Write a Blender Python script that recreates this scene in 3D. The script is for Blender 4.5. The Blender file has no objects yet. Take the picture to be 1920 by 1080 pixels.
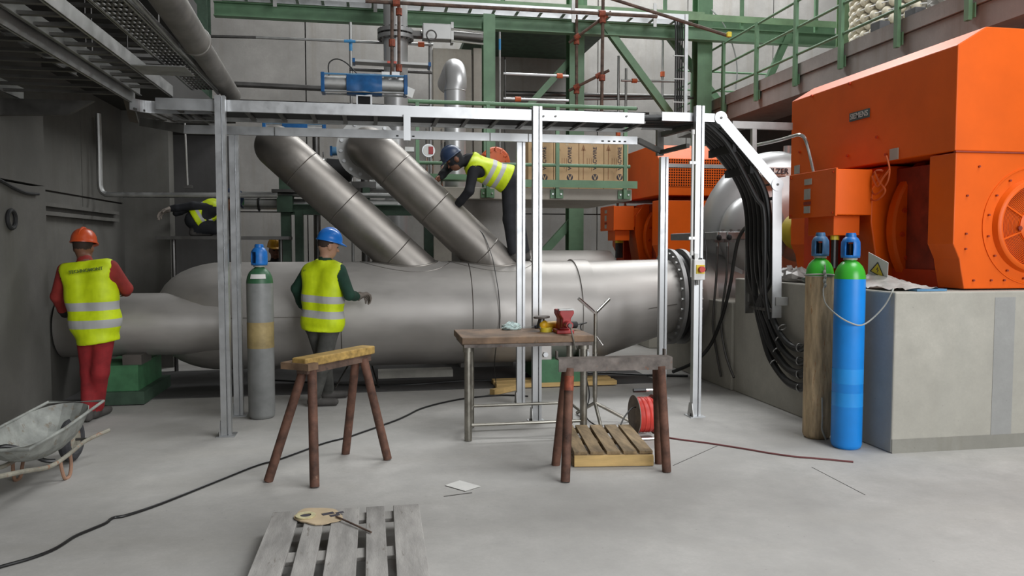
import bpy, math, random
import numpy as np
from mathutils import Vector, Matrix
random.seed(7)
SC = bpy.context.scene
COL = SC.collection
# ------------------------------------------------------------------ camera, world, lights, exposure
F_PX, YAW, PIT, CAM_H = 1450.0, math.radians(10.2), math.radians(3.08), 1.6
FW = np.array([math.sin(YAW) * math.cos(PIT), math.cos(YAW) * math.cos(PIT), -math.sin(PIT)])
RT = np.array([math.cos(YAW), -math.sin(YAW), 0.0])
UP = np.cross(RT, FW)
CAM = np.array([0, 0, CAM_H])
cam_data = bpy.data.cameras.new('camera')
cam_data.sensor_width = 36.0
cam_data.lens = 36.0 * F_PX / 1920.0
cam_data.clip_end = 200
cam = bpy.data.objects.new('camera', cam_data)
COL.objects.link(cam)
cam.matrix_world = Matrix(((RT[0], UP[0], -FW[0], 0), (RT[1], UP[1], -FW[1], 0), (RT[2], UP[2], -FW[2], CAM_H), (0, 0, 0, 1)))
SC.camera = cam
world = bpy.data.worlds.new('hall_daylight')
SC.world = world
world.use_nodes = True
WORLD_STRENGTH = 0.19
world.node_tree.nodes['Background'].inputs[0].default_value = (1.0, 0.985, 0.955, 1)
world.node_tree.nodes['Background'].inputs[1].default_value = WORLD_STRENGTH

def area_light(name, loc, target, sx, sy, power, color):
    d = bpy.data.lights.new(name, 'AREA')
    d.shape = 'RECTANGLE'; d.size = sx; d.size_y = sy; d.energy = power; d.color = color
    o = bpy.data.objects.new(name, d)
    COL.objects.link(o)
    o.location = loc
    o.rotation_euler = (Vector(target) - Vector(loc)).to_track_quat('-Z', 'Y').to_euler()
    return o
# the open gate of the hall behind the photographer, and the skylights in the high roof
area_light('gate_daylight', (6.6, -7.0, 4.2), (4.2, 7.0, 1.3), 7.5, 5.5, 1250, (0.96, 0.98, 1.0))
area_light('front_skylight', (6.8, 3.0, 11.0), (6.0, 4.0, 0.0), 7.0, 4.0, 1000, (0.97, 0.99, 1.0))
area_light('back_skylight', (5.2, 15.3, 11.0), (5.2, 15.6, 0.0), 10.0, 2.5, 1500, (0.97, 0.99, 1.0))
SC.view_settings.view_transform = 'Standard'
SC.view_settings.look = 'None'
SC.view_settings.gamma = 1.0
SC.view_settings.use_curve_mapping = False
SC.view_settings.exposure = -0.07

# ------------------------------------------------------------------ pixel rays (photo frame 1920 x 1080)
def ray(x, y): return FW + RT * (x - 960) / F_PX + UP * (540 - y) / F_PX
def Az(x, y, z=0.0): d = ray(x, y); return CAM + d * (z - CAM_H) / d[2]
def Ay(x, y, Y): d = ray(x, y); return CAM + d * Y / d[1]
def Ax(x, y, X): d = ray(x, y); return CAM + d * X / d[0]
def A(*p): return np.array(p, float)
def nrm(v): v = np.asarray(v, float); return v / (np.linalg.norm(v) + 1e-12)

# ------------------------------------------------------------------ materials
M = {}
def new_mat(name):
    m = bpy.data.materials.new(name); m.use_nodes = True
    M[name] = m
    nt = m.node_tree
    return m, nt, nt.nodes['Principled BSDF']
def N(nt, kind, **kw):
    n = nt.nodes.new(kind)
    for k, v in kw.items():
        if k.startswith('i_'):
            key = k[2:]
            n.inputs[int(key) if key.isdigit() else key.replace('_', ' ')].default_value = v
        else: setattr(n, k, v)
    return n
def mixc(nt, fac, a, b, blend='MIX'):
    n = nt.nodes.new('ShaderNodeMix'); n.data_type = 'RGBA'; n.blend_type = blend
    for sock, val in ((0, fac), (6, a), (7, b)):
        if isinstance(val, bpy.types.NodeSocket): nt.links.new(val, n.inputs[sock])
        elif sock == 0: n.inputs[0].default_value = val
        else: n.inputs[sock].default_value = (*val, 1) if len(val) == 3 else val
    return n.outputs[2]
def ramp(nt, src, a, b):
    n = nt.nodes.new('ShaderNodeMapRange'); n.inputs[1].default_value = a; n.inputs[2].default_value = b
    nt.links.new(src, n.inputs[0]); return n.outputs[0]
def coords(nt, scale=(1, 1, 1)):
    t = nt.nodes.new('ShaderNodeTexCoord'); mp = nt.nodes.new('ShaderNodeMapping')
    mp.inputs[3].default_value = scale
    nt.links.new(t.outputs['Object'], mp.inputs[0]); return mp.outputs[0]
def noise(nt, co, scale, detail=4, rough=0.6):
    n = N(nt, 'ShaderNodeTexNoise'); n.inputs['Scale'].default_value = scale; n.inputs['Detail'].default_value = detail
    n.inputs['Roughness'].default_value = rough
    nt.links.new(co, n.inputs['Vector']); return n.outputs[0]
def bump(nt, b, src, strength, dist=0.01):
    n = N(nt, 'ShaderNodeBump'); n.inputs['Strength'].default_value = strength; n.inputs['Distance'].default_value = dist
    nt.links.new(src, n.inputs['Height']); nt.links.new(n.outputs[0], b.inputs['Normal'])
def paint(name, c, rough=0.45, metal=0.0, var=0.12, scale=6, wear=None, wear_amt=0.62, spec=0.5, bmp=0.0, bscale=60, stretch=(1, 1, 1)):
    m, nt, b = new_mat(name)
    co = coords(nt, stretch)
    n1 = noise(nt, co, scale)
    c2 = tuple(max(0, x * (1 - var * 2)) for x in c); c3 = tuple(min(1, x * (1 + var)) for x in c)
    col = mixc(nt, ramp(nt, n1, .3, .7), c2, c3)
    if wear:
        n2 = noise(nt, co, scale * 2.3, 6, .7)
        col = mixc(nt, ramp(nt, n2, wear_amt, wear_amt + .08), col, wear)
    nt.links.new(col, b.inputs['Base Color'])
    b.inputs['Roughness'].default_value = rough; b.inputs['Metallic'].default_value = metal
    b.inputs['Specular IOR Level'].default_value = spec
    if bmp: bump(nt, b, noise(nt, co, bscale, 3), bmp)
    return m
def metal(name, c, r0, r1, scale=4, stretch=(1, 1, 1), var=0.2, bmp=0.0, metallic=1.0):
    m, nt, b = new_mat(name)
    co = coords(nt, stretch)
    n1 = noise(nt, co, scale, 5, .65)
    f = ramp(nt, n1, .3, .7)
    nt.links.new(mixc(nt, f, tuple(x * (1 - var) for x in c), c), b.inputs['Base Color'])
    mr = N(nt, 'ShaderNodeMapRange'); mr.inputs[3].default_value = r0; mr.inputs[4].default_value = r1
    nt.links.new(f, mr.inputs[0]); nt.links.new(mr.outputs[0], b.inputs['Roughness'])
    b.inputs['Metallic'].default_value = metallic
    if bmp: bump(nt, b, noise(nt, co, scale * 12, 3), bmp)
    return m
def concrete(name, c, streak=0.5, spots=True, rough=0.85, scale=1.0, tint=(0.55, 0.5, 0.42), floor=False):
    m, nt, b = new_mat(name)
    co = coords(nt)
    big = noise(nt, co, 0.8 * scale, 5, .6); mid = noise(nt, co, 4 * scale, 6, .7); fine = noise(nt, co, 45 * scale, 3, .7)
    col = mixc(nt, ramp(nt, big, .3, .72), tuple(x * .70 for x in c), tuple(x * 1.10 for x in c))
    col = mixc(nt, ramp(nt, mid, .3, .68), mixc(nt, .55, col, tuple(x * .62 for x in c)), col)
    if streak:
        cs = coords(nt, (2.2, 2.2, 0.16) if not floor else (0.5, 2.0, 1))
        st = noise(nt, cs, 2.0 if not floor else 1.2, 5, .65)
        col = mixc(nt, ramp(nt, st, .5, .78), col, mixc(nt, streak, col, tuple(x * y for x, y in zip(c, tint))))
    col = mixc(nt, ramp(nt, fine, .3, .75), mixc(nt, .25, col, tuple(x * .6 for x in c)), col)
    if spots:
        v = N(nt, 'ShaderNodeTexVoronoi'); v.inputs['Scale'].default_value = 9 * scale
        nt.links.new(co, v.inputs['Vector'])
        lt = N(nt, 'ShaderNodeMath', operation='LESS_THAN'); lt.inputs[1].default_value = 0.045
        nt.links.new(v.outputs['Distance'], lt.inputs[0])
        col = mixc(nt, lt.outputs[0], col, tuple(x * .62 for x in c))
    nt.links.new(col, b.inputs['Base Color'])
    b.inputs['Roughness'].default_value = rough
    bump(nt, b, mid, .12, .02)
    return m
concrete('floor_concrete', (.49, .475, .45), streak=.45, rough=.72, tint=(.8, .78, .74), floor=True)
concrete('plinth_concrete', (.50, .48, .42), streak=.35, tint=(.75, .78, .8))
concrete('plinth_patch', (.40, .40, .385), streak=.3)
concrete('plinth_base', (.33, .32, .28), streak=.5)
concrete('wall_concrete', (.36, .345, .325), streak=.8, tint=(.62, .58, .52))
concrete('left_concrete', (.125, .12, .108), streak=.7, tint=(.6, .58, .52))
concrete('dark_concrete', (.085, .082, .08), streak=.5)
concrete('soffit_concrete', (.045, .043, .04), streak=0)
concrete('panel_concrete', (.47, .44, .385), streak=.6, tint=(.7, .62, .5))
paint('joint_dark', (.05, .045, .04), .9)
paint('orange_paint', (.80, .118, .005), .40, var=.05, scale=2, spec=.25)
paint('orange_dull', (.60, .055, .010), .55, var=.12, scale=3, spec=.25)
paint('orange_dark', (.30, .035, .012), .6, var=.2)
paint('green_paint', (.125, .24, .135), .5, var=.12, scale=3, wear=(.2, .24, .18), wear_amt=.7)
paint('green_light', (.22, .36, .20), .5, var=.12, scale=3)
paint('green_dark', (.045, .085, .055), .6, var=.2)
paint('green_saddle', (.06, .19, .085), .55, var=.15)
paint('blue_cylinder', (.008, .25, .76), .36, var=.05, scale=3)
paint('blue_film', (.02, .30, .80), .25, var=.05, scale=3)
paint('blue_cap', (.012, .16, .52), .4, var=.15, scale=12, wear=(.02, .07, .2), wear_amt=.66)
paint('blue_cap_dull', (.05, .15, .30), .5, var=.2, scale=12)
paint('cyl_green', (.05, .42, .035), .3, var=.05)
paint('cyl_dkgreen', (.035, .12, .055), .45, var=.1)
paint('cyl_grey', (.23, .235, .23), .45, var=.12, scale=5)
paint('cyl_band', (.33, .25, .11), .6, var=.2)
paint('peeled_wood', (.52, .39, .235), .7, var=.25, scale=5, stretch=(5, 5, .7), wear=(.30, .12, .03), wear_amt=.6)
paint('weathered_wood', (.35, .335, .315), .85, var=.2, scale=4, stretch=(3, .6, 3), wear=(.16, .14, .12), wear_amt=.62, bmp=.2)
paint('pallet_wood', (.30, .215, .12), .8, var=.28, scale=4, stretch=(4, .8, 4), wear=(.12, .09, .06), wear_amt=.62, bmp=.2)
paint('fresh_wood', (.62, .42, .17), .75, var=.12, scale=4, stretch=(.7, 4, 4), wear=(.35, .22, .1), wear_amt=.64)
paint('timber_yellow', (.42, .27, .08), .7, var=.22, scale=5, stretch=(1, 5, 5))
paint('bench_wood', (.20, .125, .075), .65, var=.3, scale=5, wear=(.09, .075, .05), wear_amt=.6)
paint('rust_steel', (.135, .062, .04), .75, var=.35, scale=9, wear=(.25, .15, .1), wear_amt=.66, bmp=.2)
paint('rust_tube', (.12, .075, .055), .7, var=.3, scale=9, wear=(.05, .035, .03), wear_amt=.58)
paint('rust_coupler', (.30, .07, .035), .7, var=.3, scale=20)
paint('angle_steel', (.17, .145, .13), .6, metal=.4, var=.3, scale=8, wear=(.2, .09, .05), wear_amt=.62)
metal('stainless', (.50, .475, .45), .42, .60, scale=2.2, stretch=(.6, 1.5, 1.5), var=.2, metallic=.65)
metal('stainless_dirty', (.28, .26, .238), .38, .55, scale=3, var=.26, metallic=.85)
metal('weld_metal', (.30, .28, .26), .3, .5, scale=20)
metal('galvanised', (.57, .58, .59), .36, .52, scale=9, var=.12)
metal('galvanised_dull', (.46, .46, .45), .4, .6, scale=6, var=.25)
metal('tray_dark', (.17, .165, .155), .45, .65, scale=6, var=.3)
metal('dark_steel', (.16, .155, .15), .4, .6, scale=6, var=.3)
metal('chrome', (.75, .74, .72), .12, .25, scale=8, var=.1)
metal('bench_steel', (.42, .40, .35), .3, .55, scale=9, var=.45)
metal('flange_steel', (.36, .36, .36), .4, .6, scale=6, var=.3, metallic=.7)
metal('pump_grey', (.50, .50, .50), .28, .42, scale=2, var=.12, metallic=.55)
paint('duct_grey', (.16, .15, .135), .5, metal=.3, var=.2)
paint('pump_label', (.78, .78, .76), .5, var=.02)
paint('bright_plate', (.55, .55, .53), .5, var=.05)
paint('label_grey', (.42, .40, .35), .5, var=.1)
paint('plate_dark', (.06, .10, .10), .4, var=.1)
paint('black_rubber', (.012, .012, .012), .38, var=.2)
paint('black_matte', (.016, .016, .017), .75, var=.2)
paint('dark_hole', (.006, .006, .006), .9)
paint('cardboard', (.56, .38, .21), .8, var=.1, scale=3)
paint('cardboard_pale', (.55, .43, .28), .8, var=.1, scale=5)
paint('print_dark', (.05, .045, .06), .8, var=.05)
paint('print_brown', (.30, .16, .08), .8, var=.05)
paint('print_green', (.12, .17, .02), .8, var=.05)
paint('paper', (.66, .65, .62), .7, var=.05)
paint('plastic_white', (.74, .74, .72), .4, var=.05)
paint('plastic_sheet', (.60, .57, .54), .35, var=.18, scale=7)
paint('cloth_mint', (.50, .62, .60), .8, var=.12, scale=20)
paint('vice_red', (.38, .03, .03), .45, var=.15)
paint('tool_yellow', (.70, .40, .01), .45, var=.08)
paint('tape_yellow', (.78, .62, .05), .45, var=.05)
paint('tape_cream', (.62, .56, .33), .6, var=.15, scale=30)
paint('sign_yellow', (.72, .55, .02), .5, var=.05)
paint('tool_navy', (.02, .025, .05), .5)
paint('reel_red', (.62, .05, .035), .5, var=.15)
paint('hose_red', (.16, .05, .05), .6)
paint('coupling_yellow', (.62, .50, .03), .5, var=.06)
paint('barrow_grey', (.30, .31, .285), .7, var=.22, scale=6, wear=(.20, .17, .13), wear_amt=.58)
paint('barrow_frame', (.33, .31, .25), .7, var=.2, wear=(.28, .14, .08), wear_amt=.55)
paint('barrow_rust', (.30, .17, .11), .8, var=.2)
paint('tyre', (.05, .05, .055), .8, var=.2)
paint('rope', (.40, .40, .36), .9, var=.1)
paint('actuator_blue', (.012, .10, .28), .25, var=.2, scale=6)
paint('actuator_blue_pale', (.10, .25, .42), .35, var=.1)
paint('mark_blue', (.05, .26, .52), .5)
paint('coupler_orange', (.62, .13, .04), .6)
paint('tape_pink', (.85, .18, .14), .5)
paint('ball_cream', (.70, .64, .50), .5, var=.06)
paint('band_grey', (.12, .12, .125), .8)
paint('handwheel_orange', (.62, .12, .03), .5, var=.1)
paint('skin', (.42, .23, .15), .55, var=.05)
paint('skin_dark', (.20, .085, .05), .6, var=.1)
paint('hair', (.035, .02, .014), .8, var=.2)
paint('eye_dark', (.02, .015, .012), .3)
paint('lip', (.36, .15, .11), .5)
paint('jacket_red', (.30, .028, .022), .85, var=.15)
paint('trouser_red', (.30, .018, .022), .85, var=.18, scale=8)
paint('cuff_black', (.018, .016, .016), .85)
paint('jacket_green', (.012, .052, .032), .85, var=.15)
paint('trouser_grey', (.075, .075, .068), .9, var=.2, scale=8)
paint('overall_black', (.014, .015, .019), .85, var=.25, scale=8)
paint('boot', (.07, .065, .06), .8, var=.2)
paint('glove_grey', (.21, .18, .155), .9, var=.15, scale=20)
paint('helmet_blue', (.012, .17, .60), .28, var=.03)
paint('helmet_orange', (.62, .085, .02), .35, var=.04)
paint('helmet_yellow', (.62, .30, .01), .4, var=.04)
paint('helmet_navy', (.02, .04, .09), .4, var=.05)
def vest_material():
    m, nt, b = new_mat('vest_yellow')
    at = N(nt, 'ShaderNodeAttribute', attribute_name='band')
    def band(a, c):
        g = N(nt, 'ShaderNodeMath', operation='GREATER_THAN'); g.inputs[1].default_value = a
        l = N(nt, 'ShaderNodeMath', operation='LESS_THAN'); l.inputs[1].default_value = c
        x = N(nt, 'ShaderNodeMath', operation='MULTIPLY')
        nt.links.new(at.outputs['Fac'], g.inputs[0]); nt.links.new(at.outputs['Fac'], l.inputs[0])
        nt.links.new(g.outputs[0], x.inputs[0]); nt.links.new(l.outputs[0], x.inputs[1]); return x.outputs[0]
    mx = N(nt, 'ShaderNodeMath', operation='ADD')
    nt.links.new(band(.19, .29), mx.inputs[0]); nt.links.new(band(.40, .50), mx.inputs[1])
    nz = noise(nt, coords(nt), 9)
    base = mixc(nt, ramp(nt, nz, .3, .7), (.52, .66, .0), (.68, .84, .005))
    nt.links.new(mixc(nt, mx.outputs[0], base, (.44, .44, .43)), b.inputs['Base Color'])
    b.inputs['Roughness'].default_value = .6
    bump(nt, b, noise(nt, coords(nt, (2.2, 2.2, .8)), 3.5, 2), .35, .03)
vest_material()

# ------------------------------------------------------------------ mesh builder
def basis(ax):
    ax = nrm(ax)
    h = A(0, 0, 1) if abs(ax[2]) < .9 else A(1, 0, 0)
    u = nrm(np.cross(h, ax)); w = np.cross(ax, u)
    return ax, u, w
class MB:
    def __init__(s): s.v = []; s.f = []
    def add(s, vs, fs):
        o = len(s.v)
        s.v += [tuple(float(c) for c in p) for p in vs]
        s.f += [tuple(i + o for i in f) for f in fs]
        return s
    def hexa(s, p):
        return s.add(p, [(0, 3, 2, 1), (4, 5, 6, 7), (0, 1, 5, 4), (1, 2, 6, 5), (2, 3, 7, 6), (3, 0, 4, 7)])
    def box(s, a, b):
        x0, y0, z0 = a; x1, y1, z1 = b
        return s.hexa([(x0, y0, z0), (x1, y0, z0), (x1, y1, z0), (x0, y1, z0), (x0, y0, z1), (x1, y0, z1), (x1, y1, z1), (x0, y1, z1)])
    def obox(s, c, u, v, w):
        c, u, v, w = (np.asarray(q, float) for q in (c, u, v, w))
        return s.hexa([c - u - v - w, c + u - v - w, c + u + v - w, c - u + v - w, c - u - v + w, c + u - v + w, c + u + v + w, c - u + v + w])
    def bar(s, p, q, w, h, up=(0, 0, 1)):
        p = np.asarray(p, float); q = np.asarray(q, float); d = q - p; L = np.linalg.norm(d); d = d / L
        side = nrm(np.cross(d, up)) if abs(np.dot(d, nrm(up))) < .99 else nrm(np.cross(d, (0, 1, 0)))
        u2 = np.cross(side, d)
        return s.obox((p + q) / 2, d * L / 2, side * w / 2, u2 * h / 2)
    def cyl(s, p, q, r, r2=None, n=16, cap=True):
        p = np.asarray(p, float); q = np.asarray(q, float)
        r2 = r if r2 is None else r2
        ax, u, w = basis(q - p)
        vs = []
        for c, rr in ((p, r), (q, r2)):
            for i in range(n):
                a = 2 * math.pi * i / n
                vs.append(c + (u * math.cos(a) + w * math.sin(a)) * rr)
        fs = [(i, (i + 1) % n, n + (i + 1) % n, n + i) for i in range(n)]
        if cap: fs += [tuple(range(n - 1, -1, -1)), tuple(range(n, 2 * n))]
        return s.add(vs, fs)
    def lathe(s, o, axis, prof, n=32, close=True):
        o = np.asarray(o, float); ax, u, w = basis(axis)
        vs = []
        for t, r in prof:
            for i in range(n):
                a = 2 * math.pi * i / n
                vs.append(o + ax * t + (u * math.cos(a) + w * math.sin(a)) * max(r, 1e-4))
        fs = []
        for k in range(len(prof) - 1):
            for i in range(n):
                j = (i + 1) % n
                fs.append((k * n + i, k * n + j, (k + 1) * n + j, (k + 1) * n + i))
        if close: fs += [tuple(range(n - 1, -1, -1)), tuple(range((len(prof) - 1) * n, len(prof) * n))]
        return s.add(vs, fs)
    def rings(s, centers, radii, axes, n=32, cap=True):
        vs = []
        for c, r, ax in zip(centers, radii, axes):
            ax, u, w = basis(ax)
            for i in range(n):
                a = 2 * math.pi * i / n
                vs.append(np.asarray(c, float) + (u * math.cos(a) + w * math.sin(a)) * r)
        m = len(centers); fs = []
        for k in range(m - 1):
            for i in range(n):
                j = (i + 1) % n
                fs.append((k * n + i, k * n + j, (k + 1) * n + j, (k + 1) * n + i))
        if cap: fs += [tuple(range(n - 1, -1, -1)), tuple(range((m - 1) * n, m * n))]
        return s.add(vs, fs)
    def tube(s, pts, r, n=8, sub=0):
        pts = [np.asarray(p, float) for p in pts]
        if sub: pts = catmull(pts, sub)
        m = len(pts)
        tang = [nrm(pts[min(i + 1, m - 1)] - pts[max(i - 1, 0)]) for i in range(m)]
        _, u, w = basis(tang[0])
        vs = []
        for i in range(m):
            u = nrm(u - tang[i] * np.dot(u, tang[i])); w = np.cross(tang[i], u)
            rr = r[i] if hasattr(r, '__len__') else r
            for k in range(n):
                a = 2 * math.pi * k / n
                vs.append(pts[i] + (u * math.cos(a) + w * math.sin(a)) * rr)
        fs = []
        for i in range(m - 1):
            for k in range(n):
                j = (k + 1) % n
                fs.append((i * n + k, i * n + j, (i + 1) * n + j, (i + 1) * n + k))
        fs += [tuple(range(n - 1, -1, -1)), tuple(range((m - 1) * n, m * n))]
        return s.add(vs, fs)
    def torus(s, o, axis, R, r, n=32, m=8):
        o = np.asarray(o, float); ax, u, w = basis(axis); vs = []; fs = []
        for i in range(n):
            a = 2 * math.pi * i / n; d = u * math.cos(a) + w * math.sin(a)
            for k in range(m):
                b = 2 * math.pi * k / m
                vs.append(o + d * (R + r * math.cos(b)) + ax * r * math.sin(b))
        for i in range(n):
            for k in range(m):
                i2, k2 = (i + 1) % n, (k + 1) % m
                fs.append((i * m + k, i2 * m + k, i2 * m + k2, i * m + k2))
        return s.add(vs, fs)
    def washer(s, o, axis, r0, r1, t, n=32):
        return s.lathe(o, axis, [(-t / 2, r0), (-t / 2, r1), (t / 2, r1), (t / 2, r0), (-t / 2, r0)], n, close=False)
    def prism(s, poly, vec):
        poly = [np.asarray(p, float) for p in poly]; vec = np.asarray(vec, float); n = len(poly)
        vs = poly + [p + vec for p in poly]
        fs = [tuple(range(n - 1, -1, -1)), tuple(range(n, 2 * n))] + [(i, (i + 1) % n, n + (i + 1) % n, n + i) for i in range(n)]
        return s.add(vs, fs)
    def ball(s, c, r, n=12, m=8, u=(1, 0, 0), v=(0, 1, 0), w=(0, 0, 1)):
        c = np.asarray(c, float); r = (r, r, r) if not hasattr(r, '__len__') else r
        u, v, w = (np.asarray(q, float) for q in (u, v, w))
        vs = [c - w * r[2]]
        for k in range(1, m):
            t = -math.pi / 2 + math.pi * k / m
            for i in range(n):
                a = 2 * math.pi * i / n
                vs.append(c + u * r[0] * math.cos(t) * math.cos(a) + v * r[1] * math.cos(t) * math.sin(a) + w * r[2] * math.sin(t))
        vs.append(c + w * r[2]); fs = []
        for i in range(n): fs.append((0, 1 + (i + 1) % n, 1 + i))
        for k in range(m - 2):
            for i in range(n):
                j = (i + 1) % n; a = 1 + k * n
                fs.append((a + i, a + j, a + n + j, a + n + i))
        a = 1 + (m - 2) * n
        for i in range(n): fs.append((a + i, a + (i + 1) % n, len(vs) - 1))
        return s.add(vs, fs)
    def ibeam(s, p, q, h, w, t, up=(0, 0, 1)):
        p = np.asarray(p, float); q = np.asarray(q, float); d = nrm(q - p)
        side = nrm(np.cross(d, up)); u2 = np.cross(side, d)
        for sg in (-1, 1): s.bar(p + u2 * sg * (h / 2 - t / 2), q + u2 * sg * (h / 2 - t / 2), w, t, u2)
        return s.bar(p, q, t * .8, h - 2 * t, u2)
    def build(s, name, mat, parent=None, smooth=35, bevel=0.0, recalc=True):
        me = bpy.data.meshes.new(name)
        v = np.array(s.v)
        if parent is None:
            base = np.array([(v[:, 0].min() + v[:, 0].max()) / 2, (v[:, 1].min() + v[:, 1].max()) / 2, v[:, 2].min()])
        else: base = BASE[parent.name]
        me.from_pydata([tuple(p) for p in (v - base)], [], s.f)
        if recalc:
            import bmesh
            bm = bmesh.new(); bm.from_mesh(me); bmesh.ops.recalc_face_normals(bm, faces=bm.faces); bm.to_mesh(me); bm.free()
        me.materials.append(M[mat])
        if smooth:
            me.polygons.foreach_set('use_smooth', [True] * len(me.polygons))
            me.set_sharp_from_angle(angle=math.radians(smooth))
        o = bpy.data.objects.new(name, me); COL.objects.link(o)
        BASE[o.name] = base
        if parent is None: o.location = base
        else: o.parent = parent
        if bevel:
            md = o.modifiers.new('bevel', 'BEVEL'); md.width = bevel; md.segments = 2; md.limit_method = 'ANGLE'; md.angle_limit = math.radians(40)
        return o
BASE = {}
def catmull(pts, sub):
    out = []; n = len(pts)
    for i in range(n - 1):
        p0, p1, p2, p3 = pts[max(i - 1, 0)], pts[i], pts[i + 1], pts[min(i + 2, n - 1)]
        for k in range(sub):
            t = k / sub
            out.append(.5 * ((2 * p1) + (p2 - p0) * t + (2 * p0 - 5 * p1 + 4 * p2 - p3) * t * t + (3 * p1 - p0 - 3 * p2 + p3) * t ** 3))
    out.append(pts[-1]); return out
def tag(o, label, cat, group=None):
    o['label'] = label; o['category'] = cat
    if group: o['group'] = group
    return o
def thing(name, label, cat, loc, group=None):
    o = bpy.data.objects.new(name, None); COL.objects.link(o); o.empty_display_size = .1
    loc = np.asarray(loc, float); o.location = loc; BASE[o.name] = loc
    return tag(o, label, cat, group)
def struct(o): o['kind'] = 'structure'; return o
def part_label(o, t): o['label'] = t; return o
def text_part(body, size, mat, parent, origin, xd, yd, name='lettering', extrude=.002, bold=True, center=True):
    cu = bpy.data.curves.new('tmp_text', 'FONT'); cu.body = body; cu.size = size; cu.extrude = extrude
    if bold: cu.offset = size * .012
    if center: cu.align_x = 'CENTER'; cu.align_y = 'CENTER'
    o = bpy.data.objects.new('tmp_text', cu); COL.objects.link(o)
    dg = bpy.context.evaluated_depsgraph_get(); dg.update()
    me = bpy.data.meshes.new_from_object(o.evaluated_get(dg))
    bpy.data.objects.remove(o)
    xd = nrm(xd); yd = nrm(yd); zd = np.cross(xd, yd); b = MB()
    vs = [np.asarray(origin, float) + xd * v.co.x + yd * v.co.y + zd * v.co.z for v in me.vertices]
    b.add(vs, [tuple(p.vertices) for p in me.polygons])
    bpy.data.meshes.remove(me)
    return b.build(name, mat, parent, smooth=0, recalc=False)
def copy_thing(root, shift, label=None):
    r = root.copy(); COL.objects.link(r); r.location = Vector(root.location) + Vector(shift)
    if label: r['label'] = label
    for ch in root.children:
        c = ch.copy(); COL.objects.link(c); c.parent = r
        for g in ch.children:
            d = g.copy(); COL.objects.link(d); d.parent = c
    return r

# ================================================================== THE SETTING
fl = struct(MB().box((-7, -7, -.2), (13, 18, 0)).build('floor', 'floor_concrete', smooth=0))
def floor_joint(pts, w=.006):
    b = MB()
    for (x0, y0), (x1, y1) in zip(pts[:-1], pts[1:]):
        b.bar(Az(x0, y0) + A(0, 0, -.002), Az(x1, y1) + A(0, 0, -.002), w, .006)
    b.build('joint', 'joint_dark', fl, smooth=0)
floor_joint([(1262, 873), (1345, 836)]); floor_joint([(1522, 876), (1622, 928)]); floor_joint([(832, 931), (885, 924)], .012)
floor_joint([(870, 821), (1036, 822)])
# thin dark strip laid on the floor under the large pipe
struct(tag(MB().box((-3.2, 8.56, 0), (3.3, 10.4, .012)).build('trim_1', 'dark_concrete', smooth=0), 'thin dark strip on the floor under the large pipe', 'floor strip'))
bk = struct(MB().box((-8, 17.72, 0), (14, 17.9, 10.5)).build('wall_back', 'joint_dark', smooth=0))
zs = [0, 2.35, 4.75, 7.1, 10.5]; xs = [-8 + 2.2 * i for i in range(11)]
for i in range(10):
    for k in range(4):
        off = random.uniform(0, .02)
        MB().box((xs[i] + .012, 17.62 - off, zs[k] + .012), (xs[i + 1] - .012, 17.73, zs[k + 1] - .012)).build('panel', 'wall_concrete', bk, smooth=0)
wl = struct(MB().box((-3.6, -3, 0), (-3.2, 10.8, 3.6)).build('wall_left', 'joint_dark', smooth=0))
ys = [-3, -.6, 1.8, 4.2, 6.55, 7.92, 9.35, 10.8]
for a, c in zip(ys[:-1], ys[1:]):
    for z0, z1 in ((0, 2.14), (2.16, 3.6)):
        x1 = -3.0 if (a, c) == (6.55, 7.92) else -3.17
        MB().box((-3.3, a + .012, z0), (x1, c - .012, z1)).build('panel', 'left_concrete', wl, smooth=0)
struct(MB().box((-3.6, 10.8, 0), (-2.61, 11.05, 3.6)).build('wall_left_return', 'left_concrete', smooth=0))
struct(MB().box((-4, 13.0, 0), (-2.2, 13.2, 3.35)).build('wall_recess', 'dark_concrete', smooth=0))
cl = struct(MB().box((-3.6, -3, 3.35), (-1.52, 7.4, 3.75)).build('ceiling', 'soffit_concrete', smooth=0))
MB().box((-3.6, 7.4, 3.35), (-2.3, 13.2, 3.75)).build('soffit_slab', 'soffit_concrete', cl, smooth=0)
struct(MB().box((-6, -3.4, 0), (1.0, -3.0, 6.5)).build('wall_rear_blocker', 'left_concrete', smooth=0))  # unseen wall added behind the camera to block light from the rear left
# green steel column at the edge of the low ceiling
gp = MB().ibeam((-2.75, 13.6, 0), (-2.75, 13.6, 6.6), .3, .28, .02, up=(0, 1, 0)).build('steel_column', 'green_dark', smooth=0)
tag(gp, 'dim green steel column rising beyond the low ceiling on the dark side', 'column')

# ------------------------------------------------------------------ plinths
pl = thing('concrete_plinth', 'large concrete plinth under the near orange motor, behind the gas cylinders', 'plinth', (5.2, 7, 0))
MB().box((3.93, 5.29, 0), (6.9, 7.95, 1.25)).build('block', 'plinth_concrete', pl, smooth=0, bevel=.012)
MB().box((3.90, 7.95, 0), (6.9, 9.9, .98)).build('rear_block', 'plinth_concrete', pl, smooth=0, bevel=.012)
cv_a, cv_b = float(Ay(1862, 700, 5.285)[0]), float(Ay(1900, 700, 5.285)[0])
part_label(MB().box((cv_a, 5.2875, .0), (cv_b, 5.291, 1.20)).build('patch', 'plinth_patch', pl, smooth=0), 'smooth grey vertical repair patch')
part_label(MB().box((3.935, 5.287, .0), (6.9, 5.291, .11)).build('patch', 'plinth_base', pl, smooth=0), 'darker strip along the foot')  # thin band in a darker concrete tone along the plinth foot
p2 = thing('concrete_plinth', 'concrete plinth under the far orange motor', 'plinth', (5.2, 12.8, 0))
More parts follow.
